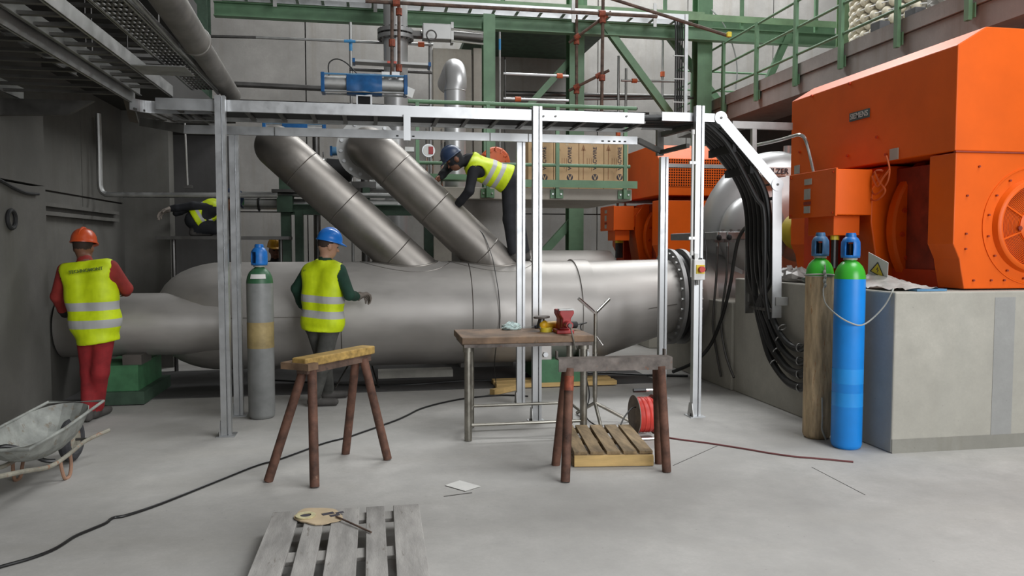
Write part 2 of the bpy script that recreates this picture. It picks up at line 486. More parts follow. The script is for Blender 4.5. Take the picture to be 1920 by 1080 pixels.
MB().box((4.25, 11.5, 0), (6.9, 14.15, 1.25)).build('block', 'plinth_concrete', p2, smooth=0, bevel=.012)

# ------------------------------------------------------------------ upper platform on the right with railing
PX = 6.6
ztop = float(Ax(1440, 145, PX)[2]); zbot = float(Ax(1440, 184, PX)[2]) - .12
pt = thing('concrete_platform', 'high concrete platform running back above the orange motors', 'platform', (9, 9, zbot))
MB().box((PX, 2.5, zbot), (12.5, 16.2, ztop - .2)).build('slab', 'wall_concrete', pt, smooth=0)
MB().box((PX - .03, 2.5, ztop - .19), (12.5, 16.2, ztop)).build('edge_beam', 'wall_concrete', pt, smooth=0)
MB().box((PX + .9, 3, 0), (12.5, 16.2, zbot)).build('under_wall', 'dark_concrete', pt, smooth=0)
rl = thing('platform_railing', 'green three-rail steel railing along the edge of the high platform', 'railing', (PX - .06, 9, zbot))
rz = [float(Ax(1440, y, PX - .06)[2]) for y in (34, 80, 127)]
for z in rz: MB().cyl((PX - .06, 3, z), (PX - .06, 16.1, z), .021, n=10).build('rail', 'green_paint', rl)
for px in (1815, 1683, 1578, 1493, 1420, 1358, 1300):
    y = float(Ax(px, 100, PX - .06)[1])
    MB().bar((PX - .075, y, zbot + .12), (PX - .075, y, rz[0] + .02), .05, .07, (0, 1, 0)).build('post', 'green_paint', rl, smooth=0)
    MB().box((PX - .05, y - .07, zbot + .14), (PX - .035, y + .07, zbot + .3)).build('foot_plate', 'green_paint', rl, smooth=0)
    MB().box((PX - .055, y + .08, ztop - .02), (PX - .04, y + .10, ztop + .14)).build('clip', 'green_paint', rl, smooth=0)
MB().cyl((PX - .06, 16.1, rz[0]), (PX + 2.4, 16.1, rz[0]), .021, n=10).build('rail', 'green_paint', rl)
MB().cyl((PX - .06, 16.1, rz[1]), (PX + 2.4, 16.1, rz[1]), .021, n=10).build('rail', 'green_paint', rl)

# ------------------------------------------------------------------ green steel structure at the back
def column(name, label, px, w, Y, z0, z1):
    c = Ay(px, 200, Y); o = thing(name, label, 'column', (c[0], Y, z0))
    MB().box((c[0] - w / 2, Y - .14, z0), (c[0] + w / 2, Y - .118, z1)).build('flange', 'green_paint', o, smooth=0)
    MB().box((c[0] - w / 2, Y + .118, z0), (c[0] + w / 2, Y + .14, z1)).build('flange', 'green_paint', o, smooth=0)
    MB().box((c[0] - .009, Y - .118, z0), (c[0] + .009, Y + .118, z1)).build('web', 'green_paint', o, smooth=0)
    MB().box((c[0] - w / 2 - .05, Y - .19, z0), (c[0] + w / 2 + .05, Y + .19, z0 + .03)).build('base_plate', 'green_paint', o, smooth=0)
    return c
CL = column('green_steel_column', 'green steel column behind the cardboard boxes, a rusty tube running up beside it', 1078, .29, 14.6, 0, 8.6)
CR = column('green_steel_column', 'green steel column rising behind the far orange motor, in front of the railing', 1315, .30, 14.4, 0, 8.6)
def steel_beam(name, label, p, q, h, w, mat='green_paint', cat='beam', up=(0, 0, 1)):
    return tag(MB().ibeam(p, q, h, w, .02, up).build(name, mat, smooth=0), label, cat)
YB = 14.0
zb = float(Ay(960, 46, YB)[2])
wk = thing('green_walkway', 'green steel walkway crossing high in front of the back wall', 'walkway', (1.5, YB, zb - .2))
MB().ibeam((-2.6, YB, zb), (9.5, YB, zb), .24, .16, .018).build('lower_beam', 'green_paint', wk, smooth=0)
MB().ibeam((-2.6, YB + .9, zb + .42), (9.5, YB + .9, zb + .42), .3, .16, .018).build('upper_beam', 'green_paint', wk, smooth=0)
MB().box((-2.6, YB - .05, zb + .36), (6.2, YB + .8, zb + .40)).build('deck', 'green_light', wk, smooth=0)
MB().box((1.95, YB + .8, zb + .30), (4.7, 17.6, zb + .40)).build('shade_deck', 'green_dark', wk, smooth=0)  # extra deck added to keep the middle of the back wall shaded
MB().box((-2.6, YB - .06, zb + .24), (9.5, YB - .04, zb + .36)).build('kick_plate', 'green_light', wk, smooth=0)
for i, x in enumerate(np.arange(-2.3, 9.4, 1.55)):
    MB().bar((x, YB + .05, zb + .1), (x, YB + .05, zb + 1.45), .06, .06, (0, 1, 0)).build('post', 'green_paint', wk, smooth=0)
MB().cyl((-2.6, YB + .02, zb + 1.45), (9.5, YB + .02, zb + 1.45), .025, n=8).build('handrail', 'green_paint', wk)
MB().cyl((-2.6, YB + .02, zb + .95), (9.5, YB + .02, zb + .95), .02, n=8).build('knee_rail', 'green_paint', wk)
zt = zb + .17
tr = thing('wall_cable_tray', 'bright galvanised cable tray fixed along the front of the green walkway', 'cable tray', (1.5, YB - .3, zt - .05))
xe = float(Ay(1281, 46, YB - .3)[0])
MB().box((-2.6, YB - .40, zt - .05), (xe, YB - .39, zt + .06)).build('side_rail', 'galvanised', tr, smooth=0)
MB().box((-2.6, YB - .12, zt - .05), (xe, YB - .11, zt + .06)).build('side_rail', 'galvanised', tr, smooth=0)
for x in np.arange(-2.5, xe, .42): MB().box((x, YB - .39, zt - .045), (x + .05, YB - .12, zt - .03)).build('rung', 'galvanised_dull', tr, smooth=0)
for px in (516, 704, 1075, 1228):
    x = float(Ay(px, 40, YB - .42)[0])
    MB().box((x - .03, YB - .43, zt - .20), (x + .03, YB - .41, zt + .22)).build('hanger', 'galvanised_dull', tr, smooth=0)
# the vertical run of cables at the end of that tray
vl = thing('cable_riser', 'vertical cable ladder with black cables hanging down from the end of the wall tray', 'cable ladder', (xe, YB - .3, 3.7))
zlow = float(Ay(1275, 215, YB - .3)[2])
MB().box((xe - .01, YB - .42, zlow), (xe + .05, YB - .36, zt + .06)).build('side_rail', 'galvanised', vl, smooth=0)
for k in range(4):
    x = xe - .05 - k * .04
    MB().tube([(x - .35 + k * .1, YB - .36, zt + .01), (x - .08, YB - .37, zt), (x, YB - .37, zt - .12 - .03 * k), (x, YB - .37, zlow)], .017, 8, 6).build('cable', 'black_rubber', vl)
for z in np.arange(zlow + .2, zt - .3, .42): MB().box((xe - .22, YB - .40, z), (xe, YB - .388, z + .02)).build('strap', 'galvanised_dull', vl, smooth=0)
def diag(label, px0, py0, px1, py1, Y, w=.13):
    p = Ay(px0, py0, Y); q = Ay(px1, py1, Y)
    tag(MB().bar(p, q, w, w * .9, (0, 1, 0)).build('diagonal_brace', 'green_paint', smooth=0), label, 'brace')
diag('green diagonal brace leaning from the boxes column down to the overhead tray end', 1128, 40, 1256, 214, 14.02)
diag('green diagonal brace crossing behind the vertical cable ladder', 1233, 40, 1345, 188, 14.95, .13)
diag('green diagonal brace behind the boxes column, leaning the other way', 1076, 105, 990, 200, 14.7, .12)
diag('green diagonal brace low behind the cardboard box platform', 1076, 410, 1002, 492, 14.7, .15)
diag('short green brace under the far end of the walkway beside the railing', 1480, 62, 1440, 150, 14.0, .12)

# ------------------------------------------------------------------ orange motors
def bolt_head(c, ax, r=.012, t=.012):
    c = np.asarray(c, float); return MB().cyl(c, c + nrm(ax) * t, r, n=6)
def motor(label, Y0, near):
    xc, zc = 5.33, 1.76
    top = 'orange_paint'
    m = thing('electric_motor', label, 'motor', (xc, Y0 + 1.2, 1.25), 'orange pump motors')
    dz = 0 if near else -.02
    Y1 = Y0 + 2.43
    if near:
        poly = [(4.5, 2.35), (4.5, 3.17), (4.75, 3.32), (5.95, 3.32), (6.2, 3.17), (6.2, 2.35)]
        up_ = MB().prism([(x, Y0, z) for x, z in poly], (0, 2.43, 0)).build('upper_enclosure', top, m, smooth=0, bevel=.008)
        MB().box((4.505, Y0 - .004, 2.338), (6.195, Y0 + .02, 2.35)).build('seam', 'orange_dark', m, smooth=0)
    else:
        poly = [(Y0, 2.42), (Y0, 3.0), (Y0 + .28, 3.25), (Y1, 3.25), (Y1, 2.42)]
        up_ = MB().prism([(4.5, y, z) for y, z in poly], (1.7, 0, 0)).build('upper_enclosure', top, m, smooth=0, bevel=.008)
    poly = [(4.51, 2.338), (4.51, 1.62), (4.57, 1.50), (4.585, 1.42), (4.62, 1.262), (6.04, 1.262), (6.075, 1.42), (6.09, 1.50), (6.15, 1.62), (6.15, 2.338)]
    MB().prism([(x, Y0 + .002, z) for x, z in poly], (0, .29, 0)).build('end_shield', 'orange_paint', m, smooth=0, bevel=.008)
    MB().prism([(x, Y1 - .29, z) for x, z in poly], (0, .28, 0)).build('end_shield', 'orange_paint', m, smooth=0, bevel=.008)
    MB().lathe((xc, Y0 + .25, zc), (0, 1, 0), [(0, .60), (.1, .60), (.1, .56), (1.8, .56), (1.8, .60), (1.95, .60)], 40).build('stator', 'orange_dull', m)
    fl_ = MB().lathe((xc, Y0 + .80, zc), (0, 1, 0), [(0, .74), (.02, .76), (.10, .76), (.10, .6)], 48).build('stator_flange', 'orange_paint', m)
    for i in range(20):
        a = 2 * math.pi * i / 20 + .08
        bolt_head((xc + .68 * math.cos(a), Y0 + .80, zc + .68 * math.sin(a)), (0, -1, 0), .022, .02).build('bolt', 'orange_dull', fl_)
    MB().box((4.68, Y0 + .3, 1.252), (6.0, Y1 - .1, 1.40)).build('base_frame', 'orange_dull', m, smooth=0)
    MB().prism([(4.55, Y0 + .95, 1.26), (4.45, Y0 + .95, 1.82), (4.45, Y0 + .95, 2.12), (4.62, Y0 + .95, 2.33), (4.95, Y0 + .95, 2.33), (4.95, Y0 + .95, 1.26)], (0, .42, 0)).build('side_frame', 'orange_paint', m, smooth=0, bevel=.01)
    MB().box((4.5, Y0 + 1.7, 1.26), (6.15, Y1 - .3, 2.34)).build('rear_frame', 'orange_dull', m, smooth=0)
    MB().box((4.7, Y0 + .3, 1.36), (6.0, Y1 - .4, 2.3)).build('core', 'orange_dark', m, smooth=0)
    # terminal box on the side
    tb = MB().box((4.05, Y0 + .87, 1.88), (4.40, Y0 + 1.63, 2.285)).build('terminal_box', 'orange_paint', m, smooth=0, bevel=.006)
    MB().box((4.035, Y0 + .86, 1.87), (4.055, Y0 + 1.64, 2.295)).build('lid', 'orange_paint', tb, smooth=0, bevel=.004)
    MB().box((4.36, Y0 + .98, 1.93), (4.62, Y0 + 1.60, 2.26)).build('terminal_neck', 'orange_paint', m, smooth=0, bevel=.006)
    MB().box((4.10, Y0 + .98, 1.70), (4.36, Y0 + 1.40, 1.88)).build('gland_box', 'orange_paint', m, smooth=0, bevel=.006)
    for dy, z, w, h in ((1.30, 2.205, .12, .055), (1.31, 2.09, .10, .10), (1.31, 1.945, .10, .065)):
        MB().box((4.028, Y0 + dy - w / 2, z - h / 2), (4.037, Y0 + dy + w / 2, z + h / 2)).build('rating_plate', 'label_grey', tb, smooth=0)
    MB().box((4.03, Y0 + 1.25, 1.99), (4.037, Y0 + 1.37, 2.02)).build('warning_strip', 'orange_dark', tb, smooth=0)
    for dy in (.9, 1.6):
        for z in (1.9, 2.26): bolt_head((4.035, Y0 + dy, z), (-1, 0, 0), .01, .01).build('screw', 'orange_dull', tb)
    for k in range(4):
        MB().cyl((4.16 + .05 * k, Y0 + 1.06 + .07 * k, 1.40), (4.16 + .05 * k, Y0 + 1.06 + .07 * k, 1.70), .026, n=10).build('cable_gland', 'black_rubber', m)
        MB().cyl((4.16 + .05 * k, Y0 + 1.06 + .07 * k, 1.66), (4.16 + .05 * k, Y0 + 1.06 + .07 * k, 1.70), .034, n=10).build('gland_nut', 'coupling_yellow', m)
    if near:
        # round fan cover on the front
        fx, fz = 5.24, 1.765
        MB().lathe((fx, Y0 + .003, fz), (0, -1, 0), [(-.01, .475), (.008, .475), (.008, .465), (.002, .46), (.002, .40)], 64).build('cover_ring', 'orange_paint', m)
        MB().lathe((fx, Y0, fz), (0, -1, 0), [(0, .385), (.04, .37), (.05, .355), (.05, .335), (.01, .325), (-.03, .32)], 64, close=False).build('fan_bezel', 'orange_paint', m)
        MB().lathe((fx, Y0 - .002, fz), (0, -1, 0), [(0, .33), (.001, .33)], 48).build('fan_recess', 'orange_dark', m)
        b = MB()
        for i in range(15): b.torus((fx, Y0 - .014, fz), (0, 1, 0), .155 + i * .0122, .0036, 56, 6)
        b.build('grille_rings', 'orange_paint', m)['kind'] = 'stuff'
        MB().lathe((fx, Y0, fz), (0, -1, 0), [(0, .15), (.025, .15), (.03, .14), (.03, .001)], 40).build('fan_hub', 'orange_paint', m)
        for a0 in (150, 200, 30, 330, 270, 90):
            a = math.radians(a0)
            p0 = A(fx + .14 * math.cos(a), Y0 - .02, fz + .14 * math.sin(a)); p1 = A(fx + .34 * math.cos(a), Y0 - .02, fz + .34 * math.sin(a))
            MB().bar(p0, p1, .012, .01, (0, 1, 0)).build('grille_bar', 'orange_paint', m, smooth=0)
        bolt_head((fx - .16, Y0 - .03, fz - .02), (0, -1, 0), .02, .01).build('bolt', 'orange_dark', m)
        for i in range(16):
            a = 2 * math.pi * (i + .5) / 16
            bolt_head((fx + .43 * math.cos(a), Y0 - .004, fz + .43 * math.sin(a)), (0, -1, 0), .009, .012).build('bolt', 'orange_dark', m)
        for x, z in ((4.72, 2.23), (4.62, 2.0), (4.62, 1.7), (4.62, 1.58), (4.70, 1.33), (4.86, 1.33), (4.98, 1.33)):
            bolt_head((x, Y0, z), (0, -1, 0), .009, .012).build('bolt', 'orange_dark', m)
        # lettered plate and small plates on the side of the upper enclosure
        c = Ax(1612, 216, 4.5)
        pn = MB().box((4.492, c[1] - .15, c[2] - .04), (4.501, c[1] + .15, c[2] + .04)).build('name_plate', 'plate_dark', up_, smooth=0)
        text_part('SIEMENS', .072, 'bright_plate', up_, (4.490, c[1], c[2]), (0, -1, 0), (0, 0, 1))
        for px, py, s in ((1677, 289, .055), (1495, 318, .05)):
            q = Ax(px, py, 4.5)
            MB().box((4.492, q[1] - s, q[2] - s * .9), (4.501, q[1] + s, q[2] + s * .9)).build('small_plate', 'label_grey', m, smooth=0)
        for px, py in ((1662, 290), (1594, 157), (1523, 180), (1590, 292), (1500, 285), (1645, 257)):
            q = Ax(px, py, 4.5); bolt_head(q, (-1, 0, 0), .014, .015).build('bolt', 'orange_dull', m)
        # loose wires hanging from the open neck
        for j, pts in enumerate(([(1662, 292), (1668, 318), (1662, 345), (1640, 365), (1632, 345), (1640, 322), (1655, 320)], [(1640, 322), (1648, 340), (1660, 358), (1645, 375), (1632, 372), (1628, 352)],
                                 [(1635, 330), (1645, 350), (1655, 335), (1668, 318)])):
            MB().tube([Ax(x, y, 4.40 - .01 * j) for x, y in pts], .008, 6, 5).build('wire', 'handwheel_orange', m)
    else:
        # perforated intake on the upper front
        x0, x1, z0, z1 = 4.62, 6.08, 2.56, 3.0
        MB().box((x0, Y0 - .006, z0), (x1, Y0 + .002, z1)).build('intake_recess', 'dark_hole', m, smooth=0)
        b = MB(); nx, nz = 36, 11; cx = (x1 - x0) / nx; cz = (z1 - z0) / nz
        for i in range(nx):
            for k in range(nz):
                ox = x0 + (i + .5) * cx; oz = z0 + (k + .5) * cz
                o_ = [(ox + sx * cx / 2, Y0 - .016, oz + sz * cz / 2) for sx, sz in ((-1, -1), (0, -1), (1, -1), (1, 0), (1, 1), (0, 1), (-1, 1), (-1, 0))]
                i_ = []
                for sx, sz in ((-1, -1), (0, -1), (1, -1), (1, 0), (1, 1), (0, 1), (-1, 1), (-1, 0)):
                    L = math.hypot(sx, sz); i_.append((ox + sx / L * cx * .36, Y0 - .016, oz + sz / L * cz * .36))
                b.add(o_ + i_, [(q, (q + 1) % 8, 8 + (q + 1) % 8, 8 + q) for q in range(8)])
        b.build('perforated_sheet', 'orange_paint', m, smooth=0)
        MB().box((x0, Y0 - .03, z0 + .30), (x1, Y0 - .016, z0 + .36)).build('intake_strap', 'galvanised_dull', m, smooth=0)
    return m
motor('big orange electric motor with a round fan cover, on the plinth beside the gas cylinders', 5.4, True)
motor('far orange electric motor with a perforated air intake, behind the grey pump', 11.81, False)

# ------------------------------------------------------------------ grey pump between the motors
pm = thing('water_pump', 'large grey split-case water pump behind the bundle of black cables', 'pump', (5.05, 9.2, 0))
pc = A(5.15, 9.25, 1.76)
MB().lathe(pc, (0, 1, 0), [(-.52, .02), (-.52, .30), (-.44, .50), (-.36, .70), (-.30, .88), (-.18, 1.0), (0, 1.06), (.18, 1.0), (.30, .88), (.36, .70), (.44, .5), (.52, .3), (.52, .02)], 56).build('casing', 'pump_grey', pm, smooth=50)
for sg in (-1, 1):
    MB().ball(pc + A(-.55, sg * .40, -.02), (.42, .34, .50), 28, 18).build('suction_bulge', 'pump_grey', pm, smooth=60)
MB().box((3.95, 8.40, 1.68), (6.3, 9.9, 1.77)).build('split_flange', 'flange_steel', pm, smooth=0, bevel=.01)
for i in range(12):
    x = 4.02 + i * .1
    MB().cyl((x, 8.46, 1.77), (x, 8.46, 1.80), .018, n=6).build('bolt', 'flange_steel', pm)
MB().lathe((3.9, 9.25, 1.05), (1, 0, 0), [(0, .47), (.25, .49), (.6, .56), (.9, .6)], 40).build('inlet', 'pump_grey', pm)
MB().box((4.3, 8.75, .98), (6.1, 9.8, 1.6)).build('lower_casing', 'pump_grey', pm, smooth=0, bevel=.12)
MB().cyl(pc + A(0, -.5, 0), pc + A(0, -1.2, 0), .16, n=20).build('bearing_housing', 'pump_grey', pm)
for dx in (-.62, .12):
    MB().cyl(pc + A(dx, 0, .80), pc + A(dx, 0, 1.13 if dx > 0 else 1.0), .05, n=12).build('vent_plug', 'pump_grey', pm)
lb = MB().box((4.55, 8.70, 2.32), (4.95, 8.715, 2.42)).build('brand_plate', 'pump_label', pm, smooth=0)
c = Ay(1450, 321, 8.69)
lb.location = Vector((c[0] + .04 - 4.75, 0, c[2] - 2.37))
text_part('SULZER', .095, 'print_dark', pm, (c[0] + .04, 8.692, c[2]), (1, 0, 0), (0, 0, 1))
MB().box((c[0] - .1, 8.715, c[2] - .06), (c[0] + .18, 8.98, c[2] - .02)).build('plate_bracket', 'pump_grey', pm, smooth=0)
cg = tag(MB().lathe((4.79, 7.9, 1.77), (0, 1, 0), [(0, .05), (0, .15), (.06, .21), (.26, .21), (.32, .15), (.32, .05)], 36).build('coupling_guard', 'coupling_yellow'), 'yellow round coupling guard between the motor and the grey pump', 'guard')

# ------------------------------------------------------------------ the large stainless pipe along the back
PY, PZ, PR = 9.0, .83, .597
bp = thing('large_pipe', 'very large stainless steel pipe lying across the hall with a reducer and bolted flange', 'pipe', (.5, PY, 0))
prof = [(-1.60 - .0, PR)]
left = [(-1.60 - .72 * math.sin(t), .05 + (PR - .05) * math.cos(t) ** .8) for t in np.linspace(0, math.pi / 2, 10)]
x0 = left[-1][0]
prof = [(p[0] - x0, p[1]) for p in reversed(left)] + [(2.35 - x0, PR)]
MB().lathe((x0, PY, PZ), (1, 0, 0), prof, 64).build('main_run', 'stainless', bp)
MB().lathe((-3.15, PY - .315, .78), (1, 0, 0), [(0, .328), (1.62, .328), (1.69, .30), (1.72, .2)], 40).build('narrow_run', 'stainless', bp)
MB().lathe((2.33, PY, PZ), (1, 0, 0), [(0, PR + .001), (0, PR + .02), (.17, PR + .02), (.17, PR)], 64).build('strap_band', 'stainless', bp)
MB().lathe((1.83, PY, PZ), (1, 0, 0), [(0, PR + .001), (0, PR + .012), (.13, PR + .012), (.13, PR)], 64).build('strap_band', 'stainless', bp)
ex = A(3.52, PY, float(Ay(1240, 556, PY)[2])); er = .455
MB().rings([A(2.5, PY, PZ), A(2.62, PY, PZ + .005), ex, ex + A(.5, 0, 0)], [PR, PR - .004, er, er], [(1, 0, 0)] * 4, 64).build('reducer', 'stainless', bp)
zf = ex[2]
for k, x in enumerate((3.55, 3.70)):
    fo = MB().lathe((x, PY, zf), (1, 0, 0), [(0, er), (0, .585), (.045, .585), (.045, er)], 56, close=False).build('flange', 'flange_steel', bp)
    for i in range(28):
        a = 2 * math.pi * i / 28
        MB().cyl((x - .03 + k * .06, PY + .535 * math.cos(a), zf + .535 * math.sin(a)), (x + k * .085, PY + .535 * math.cos(a), zf + .535 * math.sin(a)), .02, n=6).build('bolt', 'galvanised_dull', fo)
MB().torus((3.66, PY, zf), (1, 0, 0), .50, .035, 56, 8).build('gasket', 'black_rubber', bp)
for x in (-.34, 1.08): MB().torus((x, PY, PZ), (1, 0, 0), PR - .002, .006, 64, 6).build('weld_seam', 'weld_metal', bp)
MB().box((-1.55, PY - PR - .004, PZ + .02), (-.34, PY - PR + .01, PZ + .028)).build('weld_seam', 'weld_metal', bp, smooth=0)
p0, p1 = A(2.55, PY - PR + .012, PZ - .02), A(3.5, PY - er - .002, zf - .06)
MB().bar(p0, p1, .012, .012).build('weld_seam', 'weld_metal', bp, smooth=0)
def branch(label_name, tpx, bpx, flange):
    P0 = Ay(tpx[0], tpx[1], PY); P1 = Ay(bpx[0], bpx[1], PY)
    d = nrm(P1 - P0); P1 = P1 + d * .35; r = .243
    # elbow turning to the back
    R = .34; pts = []; axs = []
    back = A(0, 1, 0)
    for t in np.linspace(math.pi / 2, 0, 10):
        q = P0 + back * R - back * R * math.cos(t) - d * R * math.sin(t); pts.append(q)
    L0 = pts[0]
    pts = [L0 + back * .9] + [L0 + back * .02] + pts[1:]
    axs = [nrm((pts[min(i + 1, len(pts) - 1)] - pts[max(i - 1, 0)])) for i in range(len(pts))]
    b = MB().tube(pts + [P0 + d * .1], r, 36); b.build('elbow', 'stainless_dirty', bp, smooth=60)
    L = np.linalg.norm(P1 - P0)
    MB().cyl(P0, P1, r, n=40).build('inclined_branch', 'stainless_dirty', bp)
    for t in (.08, L * .33, L * .70):
        MB().torus(P0 + d * t, d, r, .006, 40, 6).build('weld_seam', 'weld_metal', bp)
    # reinforcing collar where it meets the main run
    e1 = A(0, 1, 0); e2 = np.cross(d, e1)
    for rr, th, nm, mt in ((r + .004, .013, 'branch_weld', 'stainless_dirty'), (r * 1.42, .004, 'pad_edge', 'weld_metal')):
        ring = []
        for ph in np.linspace(0, 2 * math.pi, 49):
            q = P0 + (e1 * math.cos(ph) + e2 * math.sin(ph)) * rr
            oy, oz = q[1] - PY, q[2] - PZ
            qa = d[2] ** 2; qb = 2 * d[2] * oz; qc = oy * oy + oz * oz - PR * PR
            disc = qb * qb - 4 * qa * qc
            t_ = min((-qb - math.sqrt(max(disc, 0))) / (2 * qa), (-qb + math.sqrt(max(disc, 0))) / (2 * qa))
            ring.append(q + d * t_)
        MB().tube(ring, th, 8).build(nm, mt, bp)
    if flange:
        fo = MB().washer(L0 + back * .10, (0, 1, 0), r - .01, .365, .05, 40).build('flange', 'galvanised_dull', bp)
        for i in range(16):
            a = 2 * math.pi * i / 16 + .1
            q = L0 + A(.315 * math.cos(a), .07, .315 * math.sin(a)); MB().cyl(q + A(0, -.02, 0), q, .022, n=6).build('bolt', 'galvanised', fo)
branch('a', (556, 308), (778, 506), False)
branch('b', (731, 310), (938, 506), True)
# pipe saddles
sd = thing('pipe_saddle', 'green steel saddle carrying the large pipe beside the workbench', 'pipe support', (2.1, PY - .4, 0))
MB().box((1.83, PY - .52, .06), (2.35, PY + .5, .32)).build('pedestal', 'green_saddle', sd, smooth=0)
for x in (1.86, 2.34):
    o = MB().box((x - .03, PY - .50, .28), (x + .13, PY - .46, .50)).build('lug', 'stainless', sd, smooth=0, bevel=.01)
    MB().cyl((x + .05, PY - .54, .38), (x + .05, PY - .5, .38), .03, n=6).build('bolt', 'galvanised', o)
sd2 = thing('pipe_saddle', 'green steel block supporting the narrow end of the pipe behind the worker in red', 'pipe support', (-2.5, PY - .5, 0))
MB().box((-2.75, PY - .68, .14), (-2.35, PY + .2, .40)).build('pedestal', 'green_saddle', sd2, smooth=0)
MB().box((-2.80, PY - .74, .012), (-2.28, PY + .3, .14)).build('foot', 'green_dark', sd2, smooth=0)
MB().box((-2.5, PY - .66, .40), (-2.32, PY - .3, .50)).build('lug', 'stainless_dirty', sd2, smooth=0)
tm = thing('timber_bearer', 'yellow timber bearers lying under the green pipe saddle', 'timber', (2.1, 8.5, 0))
MB().box((1.35, 8.47, .013), (2.75, 8.62, .06)).build('beam', 'fresh_wood', tm, smooth=0)
MB().box((1.35, 8.7, .013), (2.75, 8.85, .06)).build('beam', 'fresh_wood', tm, smooth=0)
MB().bar((1.25, 8.15, .035), (1.62, 8.46, .035), .07, .06).build('offcut', 'fresh_wood', tm, smooth=0)
pp = tag(MB().cyl((2.25, 13.2, .93), (4.10, 13.2, .93), .6, n=48).build('second_pipe', 'stainless'), 'end of a second large steel pipe lying behind the first', 'pipe')

# ================================================================== ALUMINIUM PORTAL AND CABLE TRAYS
FY, BY = 6.80, 7.60
def post(label, x, y, z1, turn=1, sway=0.0):
    o = thing('support_post', label, 'post', (x, y, 0), 'aluminium posts of the cable tray frame')
    w, d = .041, .032
    poly = [(-w, -d), (.006, -d), (.006, -.006), (.017, -.006), (.017, -d), (w, -d), (w, d), (-w, d)]
    MB().prism([(x + turn * a, y + c, .008) for a, c in poly], (sway, 0, z1 - .008)).build('channel', 'galvanised', o, smooth=0)
    ft = MB().box((x - .075, y - .075, 0), (x + .075, y + .085, .008)).build('foot_plate', 'galvanised', o, smooth=0)
    MB().prism([(x - turn * .044, y - .07, .008), (x - turn * .044, y + .07, .008), (x - turn * .044, y + .035, .13), (x - turn * .044, y - .035, .13)], (-turn * .006, 0, 0)).build('gusset', 'galvanised_dull', ft, smooth=0)
    MB().cyl((x - turn * .058, y, .008), (x - turn * .058, y, .03), .012, n=6).build('anchor_bolt', 'galvanised_dull', ft)
    return o
zt0 = [float(Ay(px, py, FY)[2]) for px, py in ((413, 180), (1001, 198), (1311, 199))]
post('tall front aluminium post beside the grey gas cylinder', -1.23, FY, zt0[0])
post('tall front aluminium post rising behind the workbench', 1.46, FY + .05, zt0[1])
post('tall front aluminium post carrying the red and yellow switch', 2.98, FY, zt0[2])
zc0 = [float(Ay(px, py, BY)[2]) for px, py in ((440, 251), (972, 266), (1237, 292))]
post('shorter rear aluminium post just behind the grey gas cylinder', -1.26, BY, zc0[0])
post('shorter rear aluminium post behind the workbench', 1.46, BY + .03, zc0[1])
post('shorter rear aluminium post in front of the bolted flange', 2.99, BY + .1, zc0[2])

def rail_z(px, py, Y): return float(Ay(px, py, Y)[2])
ot = thing('overhead_cable_tray', 'bright overhead aluminium cable tray crossing the hall on the posts', 'cable tray', (.5, 7.2, 2.72))
zA0, zA1 = rail_z(700, 196, FY + .06), rail_z(700, 217, FY + .06)
xR = float(Ay(1208, 220, FY + .06)[0])
def c_rail(b, p, q, h, lip, inward):
    p = np.asarray(p, float); q = np.asarray(q, float); iw = np.asarray(inward, float)
    b.bar(p, q, .003 * 2, h)
    for sg in (-1, 1): b.bar(p + iw * lip / 2 + A(0, 0, sg * (h / 2 - .002)), q + iw * lip / 2 + A(0, 0, sg * (h / 2 - .002)), lip, .004)
    return b
hA = zA0 - zA1; zA = (zA0 + zA1) / 2
c_rail(MB(), (-1.75, FY + .06, zA), (xR, FY + .06, zA), hA, .025, (0, 1, 0)).build('side_rail', 'galvanised', ot, smooth=0)
c_rail(MB(), (-1.75, FY + .62, zA), (xR, FY + .62, zA), hA, .025, (0, -1, 0)).build('side_rail', 'galvanised_dull', ot, smooth=0)
for x in np.arange(-1.6, xR, .27): MB().box((x, FY + .06, zA1 + .004), (x + .035, FY + .62, zA1 + .022)).build('rung', 'tray_dark', ot, smooth=0)
b = MB().box((-1.7, FY + .2, zA1 + .03), (xR - .05, FY + .56, zA1 + .055)); b.build('cable_layer', 'black_matte', ot, smooth=0)
for px in (1019, 1042, 1175): 
    q = Ay(px, 218, FY + .05); MB().cyl(q, q + A(0, -.008, 0), .009, n=8).build('rivet', 'dark_steel', ot)
MB().box((float(Ay(757, 230, FY)[0]), FY + .03, rail_z(760, 263, FY + .03)), (float(Ay(770, 230, FY)[0]), FY + .054, rail_z(760, 214, FY + .03))).build('hanger_bracket', 'galvanised', ot, smooth=0)
